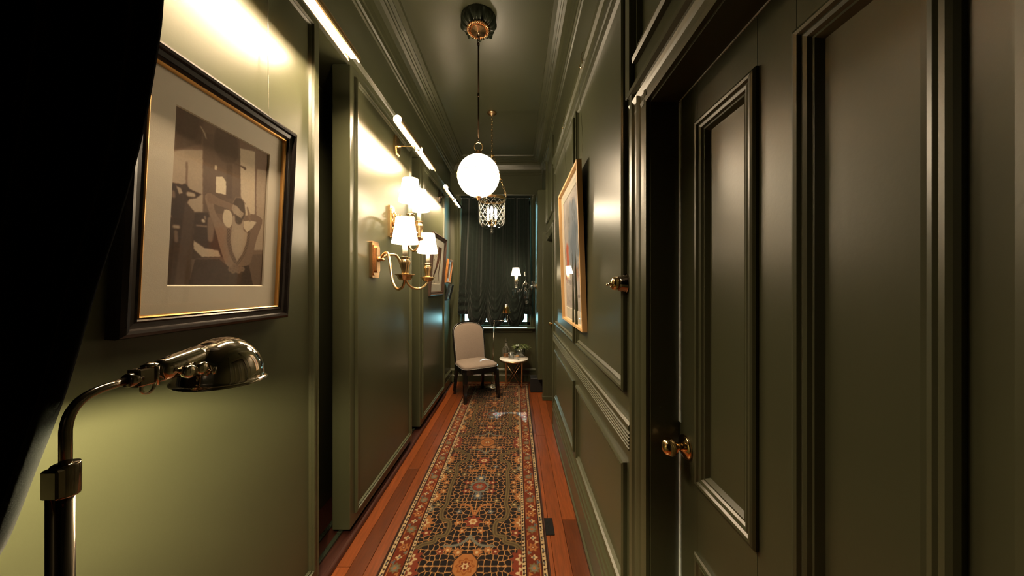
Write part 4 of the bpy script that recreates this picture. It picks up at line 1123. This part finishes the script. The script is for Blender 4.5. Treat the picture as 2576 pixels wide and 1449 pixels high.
# ------------------------------------------------------------------ SIDE TABLE and what stands on it
tx, ty, tz = -0.030, 4.592, 0.412
tb = thing('side_table', (tx, ty, 0.0), 'small round marble-topped side table on crossed copper legs', 'table')
mk('tabletop', MB().lathe([(0.200, tz - 0.014), (0.207, tz - 0.012), (0.209, tz - 0.004), (0.206, tz)], (tx, ty, 0), n=56), 'marble', tb)
mk('rim_band', MB().lathe([(0.196, tz - 0.034), (0.205, tz - 0.032), (0.206, tz - 0.014), (0.196, tz - 0.014), (0.196, tz - 0.034)], (tx, ty, 0), n=56, cap=False), 'copper', tb)
LP = [(tx + 0.170 * math.cos(a), ty + 0.165 * math.sin(a)) for a in (math.radians(228), math.radians(312), math.radians(48), math.radians(132))]
for (a, b) in LP:
    mk('leg', MB().box(a - 0.008, a + 0.008, b - 0.008, b + 0.008, 0.0100, tz - 0.03, 0.002), 'copper', tb)
for (i, j, o_) in ((0, 1, -0.004), (1, 0, 0.008), (2, 3, -0.004), (3, 2, 0.008)):
    p, q = LP[i], LP[j]
    mk('cross_brace', MB().tube([(p[0], p[1] + o_, tz - 0.04), (q[0], q[1] + o_, 0.022)], 0.0052, 8), 'copper', tb)
# decanter
dx, dy = -0.145, 4.675
dc = thing('decanter', (dx, dy, tz), 'cut glass decanter of amber spirit with faceted stopper on the table', 'decanter')
mk('bottle', MB().lathe([(0.052, tz), (0.056, tz + 0.004), (0.056, tz + 0.115), (0.050, tz + 0.135), (0.030, tz + 0.150), (0.020, tz + 0.160), (0.018, tz + 0.205), (0.024, tz + 0.212)], (dx, dy, 0), n=8, smooth=False, cap=False), 'glass', dc)
cl = MB()
for k in range(8):
    a = 2 * PI * k / 8
    cl.tube([(dx + 0.0565 * math.cos(a), dy + 0.0565 * math.sin(a), tz + .004), (dx + 0.0565 * math.cos(a), dy + 0.0565 * math.sin(a), tz + .115), (dx + 0.020 * math.cos(a), dy + 0.020 * math.sin(a), tz + .158)], 0.0013, 5)
for z in (0.165, 0.18, 0.195): cl.torus((dx, dy, tz + z), 0.019, 0.003, n=16, k=5)
mk('cut_edges', cl, 'cut', dc)
mk('spirit', MB().lathe([(0.050, tz + 0.006), (0.051, tz + 0.048), (0.001, tz + 0.048)], (dx, dy, 0), n=8, smooth=False), 'whisky', dc)
mk('stopper', MB().lathe([(0.014, tz + 0.206), (0.016, tz + 0.218), (0.030, tz + 0.232), (0.032, tz + 0.255), (0.022, tz + 0.268), (0.002, tz + 0.270)], (dx, dy, 0), n=8, smooth=False), 'crystal', dc)
# tumbler
ux, uy = -0.070, 4.555
tm = thing('tumbler', (ux, uy, tz), 'cut glass tumbler standing in front of the decanter', 'glass')
mk('cut_flutes', MB().torus((ux, uy, tz + .088), .042, .0016, n=28, k=5).torus((ux, uy, tz + .006), .039, .0022, n=28, k=5), 'cut', tm)
for k in range(12):
    a = 2 * PI * k / 12
    mk('cut_flute', MB().tube([(ux + .0395 * math.cos(a), uy + .0395 * math.sin(a), tz + .006), (ux + .0415 * math.cos(a + .35), uy + .0415 * math.sin(a + .35), tz + .055)], .0013, 4), 'cut', tm)
mk('glass_body', MB().lathe([(0.038, tz), (0.040, tz + 0.004), (0.043, tz + 0.090), (0.041, tz + 0.090), (0.037, tz + 0.014), (0.001, tz + 0.014)], (ux, uy, 0), n=28, cap=True), 'glass', tm)
# vase with foliage
vx, vy = 0.062, 4.665
vz = thing('plant_vase', (vx, vy, tz), 'round clear glass vase of trailing green foliage and a white flower', 'plant')
mk('vase', MB().lathe([(0.050, tz), (0.055, tz + 0.003), (0.070, tz + 0.06), (0.078, tz + 0.125), (0.076, tz + 0.125), (0.066, tz + 0.055), (0.050, tz + 0.012)], (vx, vy, 0), n=32, cap=False), 'glass', vz)
random.seed(12)
stm = MB()
leafm = None
for k in range(72):
    a = random.uniform(0, 2 * PI); sp = random.uniform(0.04, 0.13) * (1.25 if math.cos(a) > .3 else 1); rise = random.uniform(0.0, 0.055)
    base = (vx + random.uniform(-.03, .03), vy + random.uniform(-.03, .03), tz + 0.06)
    ydir = math.sin(a) * (0.55)
    mid = (vx + sp * .45 * math.cos(a), vy + sp * .45 * ydir, tz + 0.135 + rise)
    tip = (vx + sp * math.cos(a), vy + sp * ydir, tz + 0.115 + rise * 1.1 + random.uniform(-.02, .02))
    if k % 3 == 0: stm.tube([base, mid, tip], 0.0014, 5)
    # leaf
    D = (Vector(tip) - Vector(mid)); Ln = D.length + 0.03; D.normalize()
    S = D.cross(Vector((random.uniform(-.4, .4), random.uniform(-.4, .4), 1))).normalized() * random.uniform(.005, .009)
    M0 = Vector(mid); U_ = D.cross(S).normalized() * 0.003
    lv_ = [M0, M0 + D * Ln * .35 + S + U_, M0 + D * Ln, M0 + D * Ln * .35 - S + U_, M0 + D * Ln * .4 - U_]
    mk('leaf', MB().add([tuple(p) for p in lv_], [(0, 1, 4), (1, 2, 4), (2, 3, 4), (3, 0, 4)]), 'leaf', vz, fix=False)
mk('stems', stm, 'leaf', vz)
flw = MB()
for k in range(6):
    a = 2 * PI * k / 6
    flw.lathe([(0.001, 0), (0.008, 0.006), (0.010, 0.014), (0.004, 0.022)], (0.022 + 0.010 * math.cos(a), 4.63 + 0.010 * math.sin(a), tz + 0.168), (math.cos(a), math.sin(a), 0.8), 8)
mk('flower', flw, 'petal', vz)
# nut dish
nx, ny = 0.018, 4.488
nd = thing('nut_dish', (nx, ny, tz), 'small footed glass dish of nuts at the table front', 'bowl')
mk('dish', MB().lathe([(0.022, tz), (0.023, tz + 0.003), (0.008, tz + 0.008), (0.007, tz + 0.022), (0.024, tz + 0.032), (0.037, tz + 0.050), (0.035, tz + 0.050), (0.020, tz + 0.036), (0.001, tz + 0.034)], (nx, ny, 0), n=28, cap=False), 'glass', nd)
nm = MB()
random.seed(5)
for k in range(40):
    a = random.uniform(0, 2 * PI); r_ = 0.027 * math.sqrt(random.random())
    nm.ball((nx + r_ * math.cos(a), ny + r_ * math.sin(a), tz + 0.044 + 0.022 * (1 - (r_ / .03) ** 2) * random.uniform(.5, 1)), 0.0062, 6, 0.8)
tag(mk('nuts', nm, 'nuts', nd), kind='stuff')

# black box in the corner
bb = thing('floor_box', (0.285, 4.41, 0.0), 'small matt black box on the floor in the far right corner', 'box')
mk('body', MB().box(0.198, 0.372, 4.33, 4.50, 0.006, 0.195, 0.006), 'black_box', bb)
mk('foot', MB().box(0.205, 0.365, 4.34, 4.49, 0.0, 0.008), 'black_box', bb)

# brass rotary light switch on the right wall
sw = thing('light_switch', (XR, 1.155, 1.46), 'old brass dolly light switch on ribbed dark rose beside the door casing', 'switch')
mk('rose', MB().lathe([(0.038, 0), (0.038, 0.006), (0.034, 0.008), (0.034, 0.013), (0.030, 0.015), (0.030, 0.020), (0.026, 0.022), (0.026, 0.028)], (XR, 1.155, 1.46), (-1, 0, 0), 32), 'gun', sw)
mk('dome', MB().lathe([(0.024, 0.026), (0.0245, 0.044), (0.022, 0.050), (0.012, 0.054), (0.010, 0.056)], (XR, 1.155, 1.46), (-1, 0, 0), 28), 'polished_brass', sw)
mk('toggle', MB().tube([(XR - 0.05, 1.155, 1.46), (XR - 0.066, 1.155, 1.456)], [0.003, 0.004], 10).ball((XR - 0.068, 1.155, 1.455), 0.005, 10).tube([(XR - .055, 1.155 - .012, 1.45), (XR - .060, 1.155 - .012, 1.447)], 0.004, 8), 'polished_brass', sw)

# ------------------------------------------------------------------ BALLOON BLIND
bl = thing('balloon_blind', (-0.31, 4.76, 2.77), 'gathered dark green velvet balloon blind covering the window', 'blind')
swags = [(-0.575, 0.145), (-0.30, 0.145), (-0.02, 0.145)]
nz = np.random.default_rng(4); ph1 = nz.random(8) * 6.28
def blind(u, v):
    z_top = 2.772
    fl_ = v ** 1.3
    xl = -0.806 - 0.060 * fl_; xr = 0.192 + 0.050 * fl_
    x = xl + (xr - xl) * u
    zb = 1.03; bul = 0.0; du_ = 0.0; inside = 0.0
    for (c, w) in swags:
        t = (x - c) / w
        if abs(t) < 1:
            zb = 0.995 - 0.145 * (1 - abs(t) ** 2.4) ** 0.7; bul = (1 - t * t) ** 0.5; du_ = t; inside = 1.0
    z = z_top + (zb - z_top) * v
    pl_ = 0.010 * math.sin(u * 92 + ph1[0] + 1.3 * math.sin(v * 2.2)) + 0.009 * math.sin(u * 57 + ph1[1] + 2.0 * v) + 0.007 * math.sin(u * 31 + ph1[2] - 1.5 * v)
    low = max(0.0, (v - 0.62) / 0.38)
    y = 4.765 + pl_ * (1 - 0.75 * low * inside) - 0.015 * v - 0.052 * bul * low ** 1.2
    if low > 0:
        k = (v + 0.17 * du_ * du_) if inside else v + 0.2 * math.sin(x * 40)
        y += 0.017 * low * math.sin(k * 95 + 1.6 * math.sin(x * 23 + ph1[3]) + 5 * math.floor((x + 1) / 0.28)) * (0.5 + 0.5 * abs(du_)) + 0.008 * low * math.sin(k * 170 + x * 40)
        if not inside: y += 0.012 * low * math.sin(v * 90)
    if inside and v > 0.93: y += 0.05 * ((v - 0.93) / 0.07) ** 2 * bul
    return (x, y, z)
cloth = mk('cloth', MB().grid(blind, 230, 150), 'velvet', bl)
md = cloth.modifiers.new('thickness', 'SOLIDIFY'); md.thickness = 0.004; md.offset = 0
mk('headrail', MB().box(-0.825, 0.215, 4.745, 4.80, 2.765, 2.80, 0.004), 'velvet', bl)

# ------------------------------------------------------------------ RUG
RX0, RX1, RY0, RY1 = -0.695, 0.170, 1.25, 4.72
nx_, ny_ = 350, 870
xs = np.linspace(RX0, RX1, nx_); ys = np.linspace(RY0, RY1, ny_)
XX, YY = np.meshgrid(xs, ys)
cx0 = (RX0 + RX1) / 2
A = XX - cx0                                   # across, signed
per = 1.301; y_be = 1.636                       # beige medallion rows
ph_ = (YY - y_be) % per
Bm = np.minimum(ph_, per - ph_)                 # mirrored distance along, 0 at beige .. 0.65 at grey
aA = np.abs(A)
c_dark = lin(26, 19, 22); c_line = lin(198, 146, 92); c_rust = lin(112, 44, 20); c_cream = lin(206, 178, 136); c_olive = lin(116, 100, 66)
c_grey = lin(118, 118, 108); c_or = lin(172, 112, 62); c_brown = lin(52, 26, 16); c_blue = lin(96, 104, 110); c_red = lin(128, 56, 36)
img = np.empty(XX.shape + (3,)); img[:] = c_dark
hw = (RX1 - RX0) / 2
fw_ = hw - 0.140                                # field half width
# lattice: mirrored jittered cells
gr = np.random.default_rng(9); cs_ = 0.033
gi = np.arange(-1, int(0.40 / cs_) + 2); gj = np.arange(-1, int(0.66 / cs_) + 2)
P_ = np.array([((i + .5 + gr.uniform(-.38, .38)) * cs_, (j + .5 + gr.uniform(-.38, .38)) * cs_) for i in gi for j in gj])
P_ = P_[(P_[:, 0] > 0.004) & (P_[:, 1] > 0.004) & (P_[:, 1] < 0.648)]
mir = [P_, P_ * [-1, 1], P_ * [1, -1]]
up = P_.copy(); up[:, 1] = 1.301 - up[:, 1]
P_ = np.concatenate(mir + [up[up[:, 1] < 0.75]])
P_ = P_[(P_[:, 0] > -0.06) & (P_[:, 1] > -0.06)]
# evaluate on quarter map then look up
qa = np.linspace(0, fw_ + 0.005, 180); qb = np.linspace(0, 0.6505, 330)
QA, QB = np.meshgrid(qa, qb)
F1 = np.full(QA.shape, 9.0); F2 = np.full(QA.shape, 9.0)
for (a, b) in P_:
    dd = np.hypot(QA - a, QB - b)
    F2 = np.minimum(F2, np.maximum(F1, dd)); F1 = np.minimum(F1, dd)
E_ = F2 - F1
Q = np.empty(QA.shape + (3,)); Q[:] = c_dark
def blend(T, m, c, a=1.0):
    m = (np.clip(m, 0, 1) * a)[..., None]
    return T * (1 - m) + c * m
Q = blend(Q, (0.0044 - E_) / 0.0024, c_line)
def disc(T, a, b, r, c, pet=0, amp=0.15, sx=1.0, alpha=1.0):
    for s in (1, -1):
        for m_ in (b, -b, 1.301 - b):
            dx_, dy_ = (QA - s * a) / sx, QB - m_
            th = np.arctan2(dy_, dx_); rr = np.hypot(dx_, dy_)
            R_ = r * (1 + amp * np.cos(pet * th)) if pet else r
            T = blend(T, (R_ - rr) / 0.004 + .5, c, alpha)
    return T
# strap stems on the axis
def stroke(T, pts, w, c):
    pts = spline([(p[0], p[1]) for p in pts], 6)
    best = np.full(QA.shape, 9.0)
    for (x0, y0), (x1, y1) in zip(pts[:-1], pts[1:]):
        dx_, dy_ = x1 - x0, y1 - y0; L2 = dx_ * dx_ + dy_ * dy_ + 1e-12
        for (px, py) in ((QA, QB),):
            t = np.clip(((px - x0) * dx_ + (py - y0) * dy_) / L2, 0, 1)
            best = np.minimum(best, np.hypot(px - x0 - t * dx_, py - y0 - t * dy_))
    return blend(T, (w - best) / 0.003 + .5, c)
# meander ribbons
mea = [(.29, .10), (.26, .135), (.20, .155), (.195, .19), (.145, .205), (.135, .27), (.15, .315), (.195, .335), (.21, .40), (.195, .47), (.20, .55), (.205, .651)]
Q = stroke(Q, mea, 0.016, c_brown); Q = stroke(Q, mea, 0.013, c_olive); Q = stroke(Q, mea, 0.005, lin(92, 74, 50)); 
Q = stroke(Q, [(.0, .20), (.012, .175), (.05, .14), (.09, .128), (.135, .128)], 0.0075, c_grey)
Q = stroke(Q, [(.0, .36), (.015, .40), (.03, .44), (.06, .455), (.10, .455)], 0.0075, c_or)
Q = disc(Q, .0, .31, .045, c_red, 8, .22); Q = disc(Q, 0, .31, .022, c_cream, 6, .2); Q = disc(Q, 0, .31, .010, c_or)
Q = disc(Q, .0, .651, .066, c_grey, 12, .10); Q = disc(Q, 0, .651, .050, c_brown); Q = disc(Q, 0, .651, .046, c_red, 8, .1); Q = disc(Q, 0, .651, .022, c_grey, 6, .3); Q = disc(Q, 0, .651, .008, c_or)
Q = disc(Q, 0, .55, .030, c_blue, 6, .3)
Q = disc(Q, 0, .55, .012, c_cream)
for (a, b, r, c) in ((.055, .235, .018, c_or), (.05, .085, .024, c_or), (.11, .10, .020, c_or), (.15, .09, .018, c_red), (.09, .60, .022, c_red), (.13, .50, .018, c_olive), (.26, .22, .024, c_red), (.25, .46, .022, c_olive),
                     (.09, .30, .018, c_or), (.245, .60, .020, c_or), (.06, .165, .013, c_red), (.1, .395, .016, c_blue)):
    Q = disc(Q, a, b, r, c, 5, .3); Q = disc(Q, a, b, r * .35, c_cream)
for (b, r, c) in ((.04, .060, c_red), (.30, .055, c_or), (.54, .045, c_or), (.42, .030, c_grey)):
    Q = disc(Q, fw_ + .005, b, r, c, 10, .16); Q = disc(Q, fw_ + .005, b, r * .5, c_cream, 6, .3); Q = disc(Q, fw_ + .005, b, r * .28, c_red)
# beige medallion: stepped octagon
def octa(T, r, c, k=1.25):
    m = np.maximum(QA, QB / k); d8 = np.maximum(m, (QA + QB / k) * 0.72)
    return blend(T, (r - d8) / 0.003 + .5, c)
Q = octa(Q, .066, c_brown); Q = octa(Q, .060, c_or); Q = disc(Q, 0, 0, .042, lin(150, 84, 36), 8, .18); Q = disc(Q, 0, 0, .034, c_or, 8, .1); Q = disc(Q, 0, 0, .024, lin(120, 52, 26), 8, .25); Q = disc(Q, 0, 0, .015, c_cream, 6, .25); Q = disc(Q, 0, 0, .006, c_red)
ia = np.clip((aA / (fw_ + 0.005) * 179).astype(int), 0, 179); ib = np.clip((Bm / 0.6505 * 329).astype(int), 0, 329)
fld = aA < fw_
img[fld] = Q[ib, ia][fld]
# borders
def band(lo, hi, c): 
    m = (aA >= lo) & (aA < hi); img[m] = c; return m
# ribbed guard stripes
def guard(lo, hi, p):
    m = band(lo, hi, c_cream)
    zig = ((YY / p) % 1.0); q = (aA - lo) / (hi - lo)
    k = m & (((zig < 0.42) & (q > .22) & (q < .62)) | ((zig > .30) & (zig < .42) & (q > .22) & (q < .9)) | (q < .10) | (q > .92))
    img[k] = c_brown
    k2 = m & (np.floor(YY / p) % 3 == 0) & (zig > .5) & (q > .3) & (q < .7); img[k2] = c_blue
guard(fw_, fw_ + 0.022, 0.024)
b0, b1 = fw_ + 0.022, hw - 0.034
m = band(b0, b1, c_rust)
img[m] *= (1 + 0.25 * noise2(ny_, nx_, [(40, 12), (160, 60)], 3))[m][:, None]
bc_ = (b0 + b1) / 2; bw_ = (b1 - b0) / 2
for (lo, hi) in ((b0, b0 + .004), (b1 - .004, b1)): band(lo, hi, c_brown)
qb_ = aA - bc_
def bdisc(p, off, r, c, pet=0, amp=.2, ao=0.0):
    global img
    yy = ((YY - off) % p); yy = np.minimum(yy, p - yy)
    th = np.arctan2(yy, qb_ - ao); rr = np.hypot(qb_ - ao, yy)
    R_ = r * (1 + amp * np.cos(pet * th)) if pet else r
    k = ((R_ - rr) / 0.003 + .5); k[~m] = 0
    img = blend(img, k, c)
# wandering vine
vine = np.abs(qb_ - bw_ * .72 * np.sign(np.sin(YY * 2 * PI / .26)) * np.minimum(1, np.abs(np.sin(YY * 2 * PI / .26)) * 2.2)) < .0024
img[m & vine] = c_or
bdisc(.26, .065, .027, c_olive, 8, .18); bdisc(.26, .065, .018, c_grey, 6, .15); bdisc(.26, .065, .009, c_or)
bdisc(.26, .195, .024, c_or, 6, .25); bdisc(.26, .195, .012, c_red, 6, .2); bdisc(.26, .195, .005, c_cream)
bdisc(.13, .0, .013, c_cream, 4, .4, .004); bdisc(.13, .0, .006, c_blue)
bdisc(.26, .03, .009, c_or, 3, .4, -.022); bdisc(.26, .10, .009, c_blue, 3, .4, .022); bdisc(.26, .16, .009, c_grey, 3, .4, -.022); bdisc(.26, .23, .009, c_cream, 3, .4, .02)
guard(b1, hw - 0.008, 0.026)
band(hw - 0.008, hw + 1, c_brown)
# far end border
yend = RY1 - YY
e1 = yend < 0.11
img[e1] = c_rust; img[(yend < .012)] = c_brown; img[(yend > .012) & (yend < .03)] = c_cream; img[(yend > .095) & (yend < .11)] = c_cream
k = e1 & (yend > .04) & (yend < .09) & (np.sin(XX * 2 * PI / .06) > .3); img[k] = c_or
img *= (1 + 0.12 * noise2(ny_, nx_, [(14, 6), (200, 80)], 6))[..., None] * 0.50
img = np.clip(img, 0, 1)
rug = thing('runner_rug', ((RX0 + RX1) / 2, 3.0, 0.0), 'long dark oriental runner rug with rust border and lattice field on the wooden floor', 'rug')
color_grid('pile', img, lambda u, v: (RX0 + (RX1 - RX0) * u, RY0 + (RY1 - RY0) * v, 0.0095), 'rug', rug)
M['binding'] = mat('dark_rug_binding', (0.035, 0.016, 0.010), 0.9, var=0.2, scale=60)
eb = MB()
eb.box(RX0 - 0.003, RX0 + 0.0005, RY0, RY1, 0.0, 0.0098); eb.box(RX1 - 0.0005, RX1 + 0.003, RY0, RY1, 0.0, 0.0098); eb.box(RX0 - .003, RX1 + .003, RY1 - 0.0005, RY1 + 0.003, 0.0, 0.0098); eb.box(RX0 - .003, RX1 + .003, RY0 - 0.003, RY0 + .0005, 0.0, 0.0098)
mk('binding', eb, 'binding', rug)
frg = MB()
for i in range(120):
    xx = RX0 + (RX1 - RX0) * (i + .5) / 120
    frg.tube([(xx, RY1, 0.006), (xx + random.uniform(-.004, .004), RY1 + 0.03, 0.002)], 0.0012, 4)
tag(mk('fringe', frg, 'trim', rug), kind='stuff')
tg = mk('tag', MB().box(RX1 + 0.003, RX1 + 0.056, 1.85, 1.985, 0.0005, 0.0045, 0.001), 'tag', rug)
tag(tg, 'black rectangular woven tag at the rug edge')
